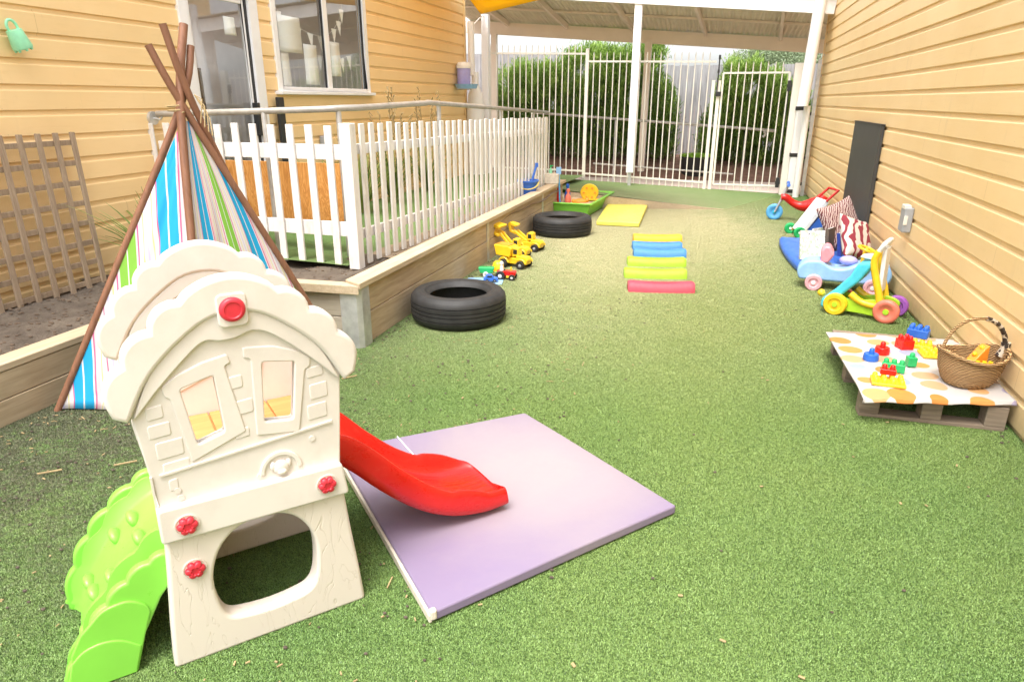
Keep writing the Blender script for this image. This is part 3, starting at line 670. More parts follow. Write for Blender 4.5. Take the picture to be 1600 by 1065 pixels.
# ---- pergola
pg = thing('pergola', 'white pergola with beige corrugated roof over the gate path', 'pergola', (-1.5, 12.2, 0))
def beamz(x, zl, zr): return zl+(zr-zl)*(x+3)/4.05
m = MB(); m.bar((-5.2, 12.1, beamz(-5.2, 3.05, 2.72)+.13), (1.47, 12.1, beamz(1.47, 3.05, 2.72)+.13), .08, .22); m.build('front_beam', 'beamw', pg, True, bev=.004)
m = MB(); YB = 14.9; bz = lambda x: 2.46+(2.90-2.46)*(1.22-x)/6.0
m.bar((-5.6, YB, bz(-5.6)+.02), (2.2, YB, bz(2.2)+.02), .08, .24); m.build('back_beam', 'beam', pg, True, bev=.004)
def rf(x, y): # underside height of roof plane
    f_ = (y-12.1)/(YB-12.1); return (beamz(x, 3.05, 2.72)+.26)*(1-f_)+(bz(x)+.16)*f_
for x in (-4.6, -3.35, -2.0, -.62, .75):
    m = MB(); xa = x; m.bar((xa, 12.15, rf(xa, 12.15)-.055), (xa+.18, YB-.05, rf(xa, YB)-.055), .05, .10); m.build('rafter', 'beam', pg, True, bev=.003)
for y in (12.75, 13.8):
    m = MB(); m.bar((-5.2, y, rf(-5.2, y)-.02), (1.9, y, rf(1.9, y)-.02), .05, .035); m.build('batten', 'beam', pg, True)
m = MB(); nx = 560
m.grid(lambda u, v: (-5.3+7.4*u, 12.0+3.1*v, rf(-5.3+7.4*u, 12.0+3.1*v)+.012+.011*math.sin(2*math.pi*(7.4*u)/.085)), nx, 4); m.build('roof_sheet', 'roof', pg, True, smooth=False, solid=.002)
for x, y, z0, z1, w in ((-1.43, 12.14, .33, 3.1, .12), (-4.0, 12.1, .2, 2.87, .12), (-1.52, 14.85, .1, 2.62, .13), (-4.72, 14.85, .1, 2.8, .12), (-3.62, 12.55, 0.1, 2.55, .1)):
    if y == 12.55: continue
    m = MB(); m.box((x, y, (z0+z1)/2), (w, w, z1-z0)); m.build('post', 'beamw' if y < 13 else 'beam', pg, True, bev=.005)
m = MB(); m.box((-1.43, 12.14, .30), (.05, .05, .5)); m.build('stirrup', 'galv', pg, True)
dp = thing('downpipe', 'round white downpipe and column standing at the right building corner', 'pipe', (1.28, 12.1, 0))
m = MB(); m.tube([(1.19, 12.05, 1.42), (1.26, 12.02, 3.2)], .085, 20); m.build('pipe', 'white', dp, True, smooth=True)
m = MB(); m.tube([(1.28, 12.2, .0), (1.28, 12.2, 1.42)], .05, 16); m.build('lower_pipe', 'white', dp, True, smooth=True)
dl = thing('downpipe', 'white downpipe with wide lower sleeve at the left building corner', 'pipe', (-4.1, 11.8, 0))
m = MB(); m.cyl((-4.13, 11.72, 1.9), (-4.13, 11.72, 2.72), .055, 16); m.build('pipe', 'white', dl, True, smooth=True)
m = MB(); m.lathe([(.15, .2), (.15, 1.35), (.12, 1.6), (.06, 1.75), (.058, 1.95)], (-4.08, 11.75, 0), 20); m.build('sleeve', 'white', dl, True, smooth=True)
bf = thing('bird_feeder', 'lavender tub with white lid on a pale blue tray by the left wall', 'feeder', (-4.12, 11.3, 1.72))
m = MB(); m.lathe([(.10, 0), (.105, .02), (.112, .27), (.0, .27)], (0, 0, 0), 20); m.build('tub', 'lav', bf, smooth=True)
m = MB(); m.lathe([(.12, .271), (.12, .31), (.09, .36), (.0, .375)], (0, 0, 0), 20); m.build('lid', 'wht', bf, smooth=True)
m = MB(); m.lathe([(.0, -.04), (.16, -.04), (.19, .03), (.18, .03), (.15, -.025), (0, -.025)], (.06, -.04, 0), 24); m.build('tray', 'ltblue', bf, smooth=True)
m = MB(); m.bar((-.13, 0, -.05), (.12, 0, -.05), .03, .012); m.build('bracket', 'galv', bf)

# yellow shade sail
sl = thing('shade_sail', 'bright yellow shade sail tied to the left pergola post', 'shade sail', (-4.0, 12.0, 2.95))
c0 = Vector((-4.03, 11.95, 2.86)); c1 = Vector((-4.15, 9.5, 3.70)); c2 = Vector((-.20, 9.5, 3.12)); c3 = Vector((-2.2, 6.4, 4.7))
def sailp(u, v):
    a = c0.lerp(c1, v); b = c2.lerp(c3, v); q = a.lerp(b, u); q.z -= .12*math.sin(math.pi*u)*math.sin(math.pi*v); return q
m = MB(); m.grid(sailp, 16, 16); m.build('fabric', 'sail', sl, True, smooth=True, solid=.002)
m = MB(); m.tube([c0, (-4.0, 12.04, 2.84)], .008, 6); m.tube([(-4.12, 11.74, 2.66), (-4.0, 12.0, 2.86)], .01, 6); m.build('rope', 'white', sl, True)

# ---- beyond the fence
pfn = thing('paling_fence', 'tall grey timber paling fence behind the hedge', 'fence', (-1, 17, 0))
m = MB(); x = -9.
while x < 7:
    zt = 2.56 if x < -3.2 else (2.50 if x < -1.6 else 2.24); zt += random.uniform(-.012, .012)
    m.box((x, 17+random.uniform(-.006, .006), zt/2+.1), (.098, .016, zt-.2)); x += .103
m.build('palings', 'fencewood', pfn, True)
m = MB()
for z in (.6, 1.9): m.bar((-9, 17.03, z), (7, 17.03, z), .04, .08)
m.build('rails', 'fencewood', pfn, True)
def bush(name, lab, cx0, cx1, y, zb, ztf, dep, n, mat, grp=None, up=.85, L=.11, W=.018, cat='hedge', holes=.12):
    t_ = thing(name, lab, cat, ((cx0+cx1)/2, y, zb), 0, grp)
    # sprays: cluster centres inside the volume, each with upright feathery leaves
    nc = n//26; P = []; D = []; S = []
    while len(P) < nc:
        x = rng.uniform(cx0, cx1); h_ = rng.random()**.85; zt = ztf(x)
        yy = rng.normal()*dep*.42*(1-.35*h_)
        edge = min(x-cx0, cx1-x)/.45
        if edge < 1 and h_ > .35+.65*max(0, edge)+rng.normal()*.05: continue
        if math.sin(x*7.1+h_*5)+math.sin(x*3.3-h_*9) > 2-holes*4 : continue
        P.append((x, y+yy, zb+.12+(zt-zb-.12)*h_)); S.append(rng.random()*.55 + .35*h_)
    P = np.array(P); S = np.array(S)
    pts = np.repeat(P, 26, 0)+rng.normal(size=(nc*26, 3))*np.array([.05, .05, .07])
    dirs = np.array([0, 0, up])+rng.normal(size=pts.shape)*.42
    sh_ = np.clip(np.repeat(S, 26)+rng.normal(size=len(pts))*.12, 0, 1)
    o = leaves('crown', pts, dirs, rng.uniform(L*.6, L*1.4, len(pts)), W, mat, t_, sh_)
    o.location = -Vector(t_.location)
    m = MB()
    k = max(3, int((cx1-cx0)/.35))
    for i in range(k):
        x = cx0+(cx1-cx0)*(i+.5)/k
        for j in range(3):
            x2 = x+random.uniform(-.3, .3); m.tube([(x, y, zb-.1), (x+(x2-x)*.4, y+random.uniform(-.1, .1), zb+.5), (x2, y+random.uniform(-.2, .2), zb+1.3)], [.022, .015, .006], 6)
    m.build('trunk', 'twig', t_, True)
    return t_
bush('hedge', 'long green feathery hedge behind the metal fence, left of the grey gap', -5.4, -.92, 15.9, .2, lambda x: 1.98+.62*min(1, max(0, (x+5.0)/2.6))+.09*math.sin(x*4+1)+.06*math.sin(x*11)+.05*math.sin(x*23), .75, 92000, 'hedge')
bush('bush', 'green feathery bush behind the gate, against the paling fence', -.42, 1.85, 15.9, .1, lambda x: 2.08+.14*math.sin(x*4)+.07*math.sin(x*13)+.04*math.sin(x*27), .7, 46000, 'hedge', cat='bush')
def tree(lab, cx, y, zc, r, n, name='tree'):
    t_ = thing(name, lab, 'tree', (cx, y, 0)); P = []; S = []
    for i in range(n//30):
        v = rng.normal(size=3); v /= np.linalg.norm(v); q = v*r*rng.uniform(.5, 1.05)*np.array([1.25, 1, .8])*(1+.15*math.sin(5*v[0]+4*v[2]))
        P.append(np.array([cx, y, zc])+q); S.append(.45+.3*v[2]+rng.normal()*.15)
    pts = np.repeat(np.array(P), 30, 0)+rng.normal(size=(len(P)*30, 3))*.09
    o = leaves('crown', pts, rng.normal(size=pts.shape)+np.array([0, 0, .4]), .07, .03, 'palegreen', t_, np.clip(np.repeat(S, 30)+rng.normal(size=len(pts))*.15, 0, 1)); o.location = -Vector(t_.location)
    m = MB(); m.tube([(cx, y, 0), (cx+.05, y, 1.), (cx, y, zc)], [.12, .09, .05], 10)
    for i in range(6):
        a = i*1.05; m.tube([(cx, y, zc-r*.8), (cx+r*.5*math.cos(a), y+r*.4*math.sin(a), zc-.1), (cx+r*.8*math.cos(a), y+r*.7*math.sin(a), zc+r*.4)], [.045, .03, .01], 6)
    m.build('trunk', 'twig', t_, True)
tree('pale green tree rising behind the paling fence beyond the gate', 1.25, 20, 2.35, .85, 26000)
tub = thing('planter_tub', 'black round tub planted with lettuce beyond the gate', 'planter', (-.42, 14.9, .02))
m = MB(); m.lathe([(.27, 0), (.30, .36), (.33, .36), (.33, .40), (.30, .40), (.29, .34), (0, .34)], n=28); m.build('tub', 'black', tub, smooth=True)
a = rng.random(700)*6.283; r_ = .27*np.sqrt(rng.random(700)); pts = np.stack([r_*np.cos(a), r_*np.sin(a), np.full(700, .35)], 1)
leaves('leaves', pts, np.stack([np.cos(a)*.6, np.sin(a)*.6, .9+0*a], 1)+rng.normal(size=(700, 3))*.3, .12, .055, 'lettuce', tub)
# strappy plants
def strappy(name, lab, loc, n, L, W, mat='strap', lean=.7, stems=0, cat='plant', group=None):
    t_ = thing(name, lab, cat, loc, 0, group); m = MB()
    for i in range(n):
        a = random.random()*6.283; l = L*random.uniform(.6, 1.1); k = lean*random.uniform(.3, 1.2); w = W*random.uniform(.7, 1.1)
        dx, dy = math.cos(a), math.sin(a); sx_, sy_ = -dy, dx; N = 6; vs = []
        for j in range(N+1):
            u = j/N; rr = l*k*u*(.5+.5*u); z = l*(u-.42*k*u*u); ww = w*(1-u**2.2)*.5+.0005
            bx_, by_ = .03*dx+dx*rr, .03*dy+dy*rr
            vs += [(bx_-sx_*ww, by_-sy_*ww, z), (bx_, by_, z-ww*.35), (bx_+sx_*ww, by_+sy_*ww, z)]
        m.add(vs, [(3*j+q, 3*j+q+1, 3*j+q+4, 3*j+q+3) for j in range(N) for q in (0, 1)])
    me_o = m.build('leaves', mat, t_, smooth=True)
    at = me_o.data.attributes.new('shade', 'FLOAT', 'FACE'); nf = len(me_o.data.polygons); at.data.foreach_set('value', np.repeat(rng.random(nf//12+1), 12)[:nf].astype(np.float32))
    if stems:
        m = MB()
        for i in range(stems):
            a = random.random()*6.283; k = random.uniform(.05, .3); h_ = random.uniform(.85, 1.15)*stemh
            m.tube([(0, 0, .1), (k*math.cos(a)*.5, k*math.sin(a)*.5, h_*.6), (k*math.cos(a), k*math.sin(a), h_)], [.004, .004, .003], 5)
            for q in range(7): z = h_*(.72+.04*q); m.tube([(k*math.cos(a)*.8, k*math.sin(a)*.8, z), (k*math.cos(a)+random.uniform(-.03, .03), k*math.sin(a)+random.uniform(-.03, .03), z+.05)], [.003, .008], 5)
        m.build('flower_stems', 'straw', t_)
    return t_
stemh = 1.2
strappy('spiky_plant', 'spiky green plant against the yellow wall behind the teepee', (-3.72, 3.9, .3), 46, .78, .03, lean=.95)
for i, (x, y, L_, lab, stt) in enumerate(((-3.75, 6.0, .8, 'grassy plant clump nearest the plywood behind the pickets', 0), (-3.8, 7.0, .95, 'grassy plant clump below the window behind the pickets', 0), (-3.9, 8.0, .9, 'tall grassy clump with dry flower stems above the rail', 9), (-3.9, 9.1, .85, 'grassy plant clump farthest along the left wall', 7))):
    strappy('strappy_plant', lab, (x, y, .3), 95, L_, .022, stems=stt, group='strappy plants behind the pickets')

# ================================================================== TEEPEE
tp_ = thing('play_teepee', 'striped canvas play teepee with brown poles', 'teepee', (-2.6, 2.95, 0))
Lf, Ff, Rf, Bf = Vector((-3.126, 2.402, 0)), Vector((-2.40, 2.60, 0)), Vector((-2.10, 3.48, 0)), Vector((-2.36, 3.56, 0.0))
import math as _m
apx = Vector((-2.535, 2.96, 1.475))
tips = dict(L=Vector((-2.538, 3.06, 1.752)), F=Vector((-2.553, 3.05, 1.849)), Rr=Vector((-2.61, 2.86, 1.746)), B=Vector((-2.545, 2.90, 1.838)))
offs = {'L': Vector((-.03, .0, 0)), 'F': Vector((-.005, -.03, 0)), 'Rr': Vector((.0, -.02, .0)), 'B': Vector((.03, .02, .0))}
for k, ft in (('L', Lf), ('F', Ff), ('Rr', Rf), ('B', Bf)):
    m = MB(); m.tube(spline([ft, ft.lerp(apx+offs[k], .5)+Vector((.004, .003, 0)), apx+offs[k], tips[k]], 5), .020 if k == 'F' else .0175, 12); m.build('pole', 'pole', tp_, True, smooth=True)
def canvas_face(a, b, name, u0, k=1.0, slit=None, fan=0.):
    "triangular cloth from base a-b to apex, stripes parallel to the face's upright axis"
    top = apx+Vector((0, 0, -.02)); e = (b-a).normalized(); n_u, n_v = 24, 26
    vs = []; uvs = []
    for j in range(n_v):
        v = j/(n_v-1)*.965
        for i in range(n_u):
            u = i/(n_u-1); q = (a.lerp(b, u)).lerp(top, v)
            nn = e.cross((top-a).normalized()).normalized()
            sag = .035*math.sin(math.pi*u)*(1-v)*math.sin(math.pi*min(1, v*1.1+.1)) + (.012*math.sin(u*17+v*3+2*math.sin(v*7))+.007*math.sin(u*31-v*9))*(1-v)*math.sin(math.pi*u)
            q = q + nn*(-sag); q.z = max(q.z, .012)
            vs.append(q); uvs.append((((q-a).dot(e)*(1-fan)+u*(b-a).length*fan)*k+u0, v))
    fs = [(j*n_u+i, j*n_u+i+1, (j+1)*n_u+i+1, (j+1)*n_u+i) for j in range(n_v-1) for i in range(n_u-1)]
    if slit:
        keep = []
        for f_ in fs:
            j, i = divmod(f_[0], n_u)
            if not (slit[0] <= i < slit[1] and j < slit[2] and j >= 0): keep.append(f_)
        fs = keep
    me = bpy.data.meshes.new(name); L_ = tp_.location
    me.from_pydata([tuple(q-L_) for q in vs], [], fs); me.update()
    uvl = me.uv_layers.new(name='UVMap')
    for lp in me.loops: uvl.data[lp.index].uv = uvs[lp.vertex_index]
    return link(name, me, 'canvas', tp_, True, solid=.002)
canvas_face(Lf, Ff, 'canvas_panel', .81, 2.15)
canvas_face(Ff, Rf, 'canvas_panel', .52, 2.6, fan=.45)
canvas_face(Rf, Bf, 'canvas_panel', .35, 2.1)
canvas_face(Bf, Lf, 'canvas_panel', .2, 2.1)
# open flap hanging at the right hem
m = MB(); m.grid(lambda u, v: Vector((-2.30, 3.22, .56)).lerp(Vector((-2.12, 3.36, .14)), v)+Vector((.05*u, -.06*u, -.06*u+.012*math.sin(6*u+5*v)))*(.4+.6*v), 8, 8)
o = m.build('flap', 'green', tp_, True, smooth=True, solid=.003)
m = MB()
for i in range(2):
    a = random.random()*6.28; q = apx+Vector((.03*math.cos(a), .03*math.sin(a)-.03, .02*i-.03)); m.tube([q+Vector((.036*math.cos(t_), .036*math.sin(t_), .006*t_/3)) for t_ in [k*.6 for k in range(11)]], .0035, 6)
for i in range(4):
    m.tube([apx+Vector((.06, 0, .05)), apx+Vector((.10+.01*i, .0, .03-.03*i)), apx+Vector((.09+.02*i, -.02, -.08-.02*i))], .003, 5)
m.build('tie_cord', 'straw', tp_, True, smooth=True)

# ================================================================== PLAYHOUSE CLIMBER
O = (-1.1355, 1.378, 0); AZ = math.atan2(.73805, .67474)
ph = thing('playhouse_climber', 'cream plastic playhouse climber with red slide and lime ladder', 'playhouse', O, AZ)
# outlines in local x (along the front) and z; local y runs to the back
def mirror(h): return h+[(-x, z) for x, z in reversed(h) if abs(x) > 1e-6]
notch = [(0.305, .772), (.309, .80), (.262, .915), (.192, .985), (.118, 1.050)]
def roofline():
    pts = []
    R_ = [(.270, .762), (.300, .780), (.308, .81)]
    pts += R_
    pts += arc((.308, .815), (.262, .905), -.020)
    pts += arc((.262, .905), (.192, .980), -.022)
    pts += arc((.192, .980), (.118, 1.044), -.022)
    pts += arc((.118, 1.044), (-.118, 1.044), -.052, 14)
    pts += arc((-.118, 1.044), (-.192, .980), -.022)
    pts += arc((-.192, .980), (-.262, .905), -.022)
    pts += arc((-.262, .905), (-.308, .815), -.020)
    pts += [(-.308, .81), (-.300, .780), (-.270, .762)]
    return pts
seam1 = [(-.262, .772), (-.206, .87), (-.125, .948), (-.045, .995), (.045, .995), (.125, .948), (.206, .87), (.262, .772)]
seam2 = [(-.245, .775), (-.190, .835), (-.122, .900), (-.075, .935), (-.035, .930), (0, .932), (.04, .944), (.075, .935), (.122, .900), (.190, .835), (.245, .775)]
hole = [(-.141, .262), (-.118, .33), (-.075, .378), (-.02, .398), (.03, .398), (.085, .375), (.122, .33), (.142, .27), (.142, .2), (.132, .14), (.11, .108), (.07, .096), (0, .090), (-.07, .096), (-.112, .108), (-.132, .14), (-.142, .2)]
low = [(-.278, .0), (-.268, .12), (-.252, .28), (-.240, .42), (-.238, .50), (.238, .50), (.240, .42), (.252, .28), (.268, .12), (.278, 0)]
upo = [(-.235, .46), (-.252, .66), (-.262, .79), (-.19, .885), (-.1, .97), (0, 1.0), (.1, .97), (.19, .885), (.262, .79), (.252, .66), (.235, .46)]
w1 = [(-.145, .820), (-.064, .841), (-.057, .680), (-.125, .660)]
w2 = [(.057, .853), (.141, .838), (.120, .672), (.045, .682)]
fr1 = [(-.186, .834), (-.150, .858), (-.09, .880), (-.025, .892), (-.018, .866), (-.034, .860), (-.004, .668), (-.145, .614), (-.170, .798), (-.182, .806)]
fr2 = [(.013, .902), (.09, .893), (.150, .868), (.184, .842), (.180, .815), (.166, .810), (.134, .630), (.020, .647), (.030, .866), (.013, .872)]
def rnd(poly, r=.008):
    out = []
    n = len(poly)
    for i in range(n):
        p, a, b = Vector(poly[i]), Vector(poly[i-1]), Vector(poly[(i+1) % n])
        pa = p+(a-p).normalized()*r; pb = p+(b-p).normalized()*r
        for k in range(4):
            t_ = k/3; out.append(tuple((pa*(1-t_)**2)+(p*2*t_*(1-t_))+(pb*t_*t_)))
    return out
def grow(poly, d):
    c = Vector((sum(p[0] for p in poly)/len(poly), sum(p[1] for p in poly)/len(poly))); out = []
    n = len(poly)
    for i in range(n):
        p, a, b = Vector(poly[i]), Vector(poly[i-1]), Vector(poly[(i+1) % n])
        n1 = Vector((-(p-a).y, (p-a).x)).normalized(); n2 = Vector((-(b-p).y, (b-p).x)).normalized()
        if n1.dot(p-c) < 0: n1 = -n1
        if n2.dot(p-c) < 0: n2 = -n2
        q = (n1+n2); q = q/max(.4, q.dot(n1)); out.append(tuple(p+q*d))
    return out
def bandpoly(inner, lower):
    return inner+list(reversed(lower))
def gable(y, face):
    "face=-1: outside looks to the front"
    roof_o = roofline()
    s1 = spline(seam1, 4)
    plate('roof_edge', roof_o+[p for p in s1], [], .052, .011, y-face*(-.006), 'cream', ph)
    s2 = spline(seam2, 4)
    plate('roof_band', [tuple(p) for p in spline([(-.256, .768), (-.206, .872), (-.125, .950), (-.045, .998), (.045, .998), (.125, .950), (.206, .872), (.256, .768)], 4)]+list(reversed(s2)), [], .040, .004, y-face*(-.004), 'cream', ph)
    plate('upper_wall', upo, [rnd(w1), rnd(w2)], .026, .004, y, 'cream', ph)
    for w_, out in ((w1, fr1), (w2, fr2)):
        plate('window_frame', rnd(out, .006), [rnd(w_)], .034, .004, y, 'cream', ph)
    plate('lower_wall', rnd(low, .014), [spline(hole, 3, True)], .062, .010, y-face*-.0 + (.014 if face < 0 else -.014), 'cream_grain', ph)
gable(.018, -1); gable(.50, 1)
yf = .018-.013
# moulded bricks
bricks = [(-.232, .700, -.180, .742), (-.222, .640, -.158, .692), (-.214, .59, -.150, .632), (-.208, .545, -.185, .582), (-.036, .79, .004, .83), (-.030, .715, .022, .760), (-.034, .648, .004, .68), (.168, .78, .215, .815), (.172, .715, .222, .765), (.16, .655, .215, .705), (-.23, .75, -.19, .79)]
for x0, z0, x1, z1 in bricks:
    plate('brick', rnd([(x0, z0), (x1, z0+.004), (x1, z1), (x0, z1-.004)], .006), [], .012, .003, yf+.0042, 'cream', ph)
# raised moulding: arch niche with a small plain animal face
ar = [(.035+.062*math.cos(R(a_)) if False else .072+.058*math.cos(R(a_)), .525+.062*math.sin(R(a_))) for a_ in range(0, 181, 12)]
ari = [(.072+.045*math.cos(R(a_)), .525+.048*math.sin(R(a_))) for a_ in range(180, -1, -12)]
plate('arch_moulding', ar+ari, [], .016, .003, yf+.002, 'cream', ph)
m = MB(); m.ball((.072, yf-.004, .538), .022, 16, (1, .5, 1.0)); m.ball((.072, yf-.014, .528), .011, 12, (1.2, .7, .8))
for s_g in (-1, 1): m.ball((.072+s_g*.021, yf-.004, .545), .010, 10, (.8, .5, 1.4))
m.build('face_relief', 'cream', ph, smooth=True)
m = MB(); m.bar((-.225, yf-.002, .598), (.225, yf-.002, .640), .006, .006); m.bar((-.245, yf-.002, .60), (-.245, yf-.002, .515), .006, .006)
for x, z in ((-.19, .545), (-.185, .522), (.165, .60), (.015, .525)): m.lathe([(.008, 0), (.008, .003), (0, .0035)], (x, yf-.003, z), 14, 'Y')
m.build('moulding_line', 'cream', ph, smooth=True)
# badge housing + belt + knobs
plate('badge_housing', rrect(-.036, .966, .036, 1.052, .014), [], .016, .004, -.0105, 'cream', ph)
def lathe_y(name, prof, x, z, y, mat, n=28):
    m = MB(); m.lathe([(r, -h_) for r, h_ in prof], (x, y, z), n, 'Y'); return m.build(name, mat, ph, smooth=True)
lathe_y('badge', [(.033, -.004), (.030, .006), (.027, .010), (.021, .0105), (.019, .008), (0, .008)], 0, 1.011, -.0185, 'redknob', 36)
plate('belt', rnd([(-.250, .408), (-.248, .510), (.238, .508), (.252, .405)], .012), [], .05, .007, .008, 'cream', ph)
plate('belt', rnd([(-.250, .408), (-.248, .510), (.238, .508), (.252, .405)], .012), [], .05, .008, .526, 'cream', ph)
def knob(x, z, y):
    lathe_y('knob_recess', [(.031, -.002), (.031, .002), (.0285, .002), (.0275, .0)], x, z, y, 'cream2', 28)
    m = MB(); n = 72; prof = [(1, -.004), (1.0, .006), (.94, .010), (.80, .0125), (.5, .0135), (.42, .010), (0, .010)]
    vs = []
    for f_, h_ in prof:
        for k in range(n):
            a = 2*math.pi*k/n; r = (.0185+.0075*abs(math.cos(3*a))**.6)*f_; vs.append((x+r*math.cos(a), y-h_, z+r*math.sin(a)))
    m.add(vs, [(i*n+k, i*n+(k+1) % n, (i+1)*n+(k+1) % n, (i+1)*n+k) for i in range(len(prof)-1) for k in range(n)]); m.build('knob', 'redknob', ph, smooth=True)
knob(-.184, .450, -.018); knob(.188, .455, -.018); knob(-.184, .300, .000)
# deck, side ribs, side panels
m = MB(); m.b2((-.225, .035, .505), (.225, .485, .53)); m.build('deck_frame', 'orange', ph, bev=.003)
m = MB()
for i in range(5): m.b2((-.225+.091*i, .036, .5302), (-.225+.091*i+.086, .484, .539))
m.build('deck', 'orange', ph, bev=.002)
for x in (-.232, .232):
    m = MB(); m.b2((x-.012, .03, .30), (x+.012, .49, .504)); m.build('side_rail', 'cream2', ph, bev=.006)
for yy in (.06, .46):
    m = MB(); m.tube(spline([(-.236, yy, .60), (-.25, yy, .72), (-.25, yy, .74)], 4), .012, 8); m.build('grab_bar', 'cream', ph, smooth=True)
# --- red slide: trough swept down its length
floor_ = spline([(.215, .478), (.27, .462), (.34, .400), (.42, .312), (.51, .226), (.60, .160), (.69, .118), (.78, .100), (.86, .098), (.885, .100)], 5)
def slide_sec(i, n):
    s_, z = floor_[i][0], floor_[i][1]; f_ = i/(n-1)
    rh = .062 if f_ < .62 else .062*(1-(f_-.62)/.38)**1.1+.006
    if .60 < f_ < .86: rh += .022*math.sin(math.pi*(f_-.60)/.26)*(1 if True else 0)
    dn = .045 if f_ < .8 else .045-.012*(f_-.8)/.2
    w = .148; yc = .29
    wf = w; rhn = rh
    if f_ > .78: wf *= math.sqrt(max(.03, 1-((f_-.78)/.24)**2)); rhn = max(rh, .048)
    d_ = (Vector(floor_[min(i+1, n-1)])-Vector(floor_[max(i-1, 0)])).normalized(); nx, nz = -d_.y, d_.x
    k_ = wf/w
    sec = [(-w-.018, -dn), (-w-.022, 0), (-w-.020, rhn*.8), (-w-.012, rhn), (-w-.002, rhn), (-w+.008, rhn*.75), (-w+.018, .012), (-w+.035, .0), (-w+(w+wf)*.5, -.006), (wf-.035*k_, 0), (wf-.018*k_, .012*k_), (wf-.008*k_, rh*.75), (wf+.002, rh), (wf+.012, rh), (wf+.02, rh*.8), (wf+.022, 0), (wf+.018, -dn), (-w+(w+wf)*.5, -dn)]
    return [(s_+nx*h_, yc+y_, z+nz*h_) for y_, h_ in sec]
n = len(floor_); m = MB(); secs = [slide_sec(i, n) for i in range(n)]; k = len(secs[0])
m.add([p for s2_ in secs for p in s2_], [(i*k+j, i*k+(j+1) % k, (i+1)*k+(j+1) % k, (i+1)*k+j) for i in range(n-1) for j in range(k)]+[tuple(range(k-1, -1, -1)), tuple((n-1)*k+j for j in range(k))])
sld = m.build('slide', 'redslide', ph, smooth=True); sld.modifiers.new('sub', 'SUBSURF').render_levels = 1; sld.modifiers['sub'].levels = 1
# --- lime climbing ladder
lad = spline([(-.222, .362), (-.27, .338), (-.33, .288), (-.39, .215), (-.44, .140), (-.478, .06), (-.50, .004)], 5)
n = len(lad); m = MB()
def lsec(i):
    s_, z = lad[i]; d_ = (Vector(lad[min(i+1, n-1)])-Vector(lad[max(i-1, 0)])).normalized(); nx, nz = d_.y, -d_.x
    if nz < 0: nx, nz = -nx, -nz
    f_ = i/(n-1); w = .155+.02*f_; rh = .035+.016*abs(math.sin(f_*math.pi*4.5))
    rh *= 1 if f_ < .95 else .5
    sec = [(-w-.014, -.030), (-w-.016, .01), (-w-.010, rh), (-w+.004, rh), (-w+.014, .012), (-w+.03, .0), (0, .0), (w-.03, 0), (w-.014, .012), (w-.004, rh), (w+.010, rh), (w+.016, .01), (w+.014, -.03), (0, -.03)]
    return [(s_-nx*h_*-1 if False else s_+nx*h_, .25+y_, max(.002, z+nz*h_)) for y_, h_ in sec]
secs = [lsec(i) for i in range(n)]; k = len(secs[0])
m.add([p for s2_ in secs for p in s2_], [(i*k+j, i*k+(j+1) % k, (i+1)*k+(j+1) % k, (i+1)*k+j) for i in range(n-1) for j in range(k)]+[tuple(range(k-1, -1, -1)), tuple((n-1)*k+j for j in range(k))])
lo = m.build('climbing_ladder', 'green', ph, smooth=True)
# scalloped cheek facing the camera side and the far one
for yy, sp_ in ((.068, [(-.232, .335), (-.290, .325), (-.350, .286), (-.405, .235), (-.455, .175), (-.498, .105), (-.530, .02)]),
                (.432, [(-.232, .410), (-.300, .375), (-.375, .315), (-.440, .240), (-.490, .150), (-.525, .04)])):
    top = []
    for a, b in zip(sp_, sp_[1:]): top += arc(a, b, -.013 if yy < .2 else -.018, 7)
    low_ = [(-.52, .002), (-.365, .002), (-.335, .10), (-.275, .21), (-.232, .26)]
    plate('ladder_cheek', top+[(-.53, .012)]+low_, [], .034, .008, yy, 'green', ph)
# stepped overlapping scallops on the near cheek
for yy, poly in ((.0495, spline([(-.447, .20), (-.415, .228), (-.37, .236), (-.340, .228), (-.315, .205), (-.308, .18)], 4)+[(-.335, .10), (-.365, .004), (-.524, .004), (-.505, .12), (-.475, .175)]),
                 (.045, spline([(-.508, .10), (-.475, .128), (-.43, .136), (-.385, .122), (-.345, .085)], 4)+[(-.368, .005), (-.526, .005), (-.522, .05)])):
    plate('scallop_step', poly, [], .012, .004, yy, 'green', ph)
for x_, y_, z_ in ((-.30, .20, .322), (-.31, .33, .315), (-.385, .19, .228), (-.365, .36, .255), (-.44, .26, .148), (-.47, .17, .088), (-.455, .36, .122)):
    m = MB(); m.ball((0, 0, 0), .030, 14, (.9, 1.2, .55)); m.v = [(Vector(v_) @ Matrix.Rotation(R(-60), 3, 'Y')) + Vector((x_, y_, z_)) for v_ in m.v]; m.v = [tuple(v_) for v_ in m.v]
    m.build('foot_hold', 'green', ph, smooth=True)

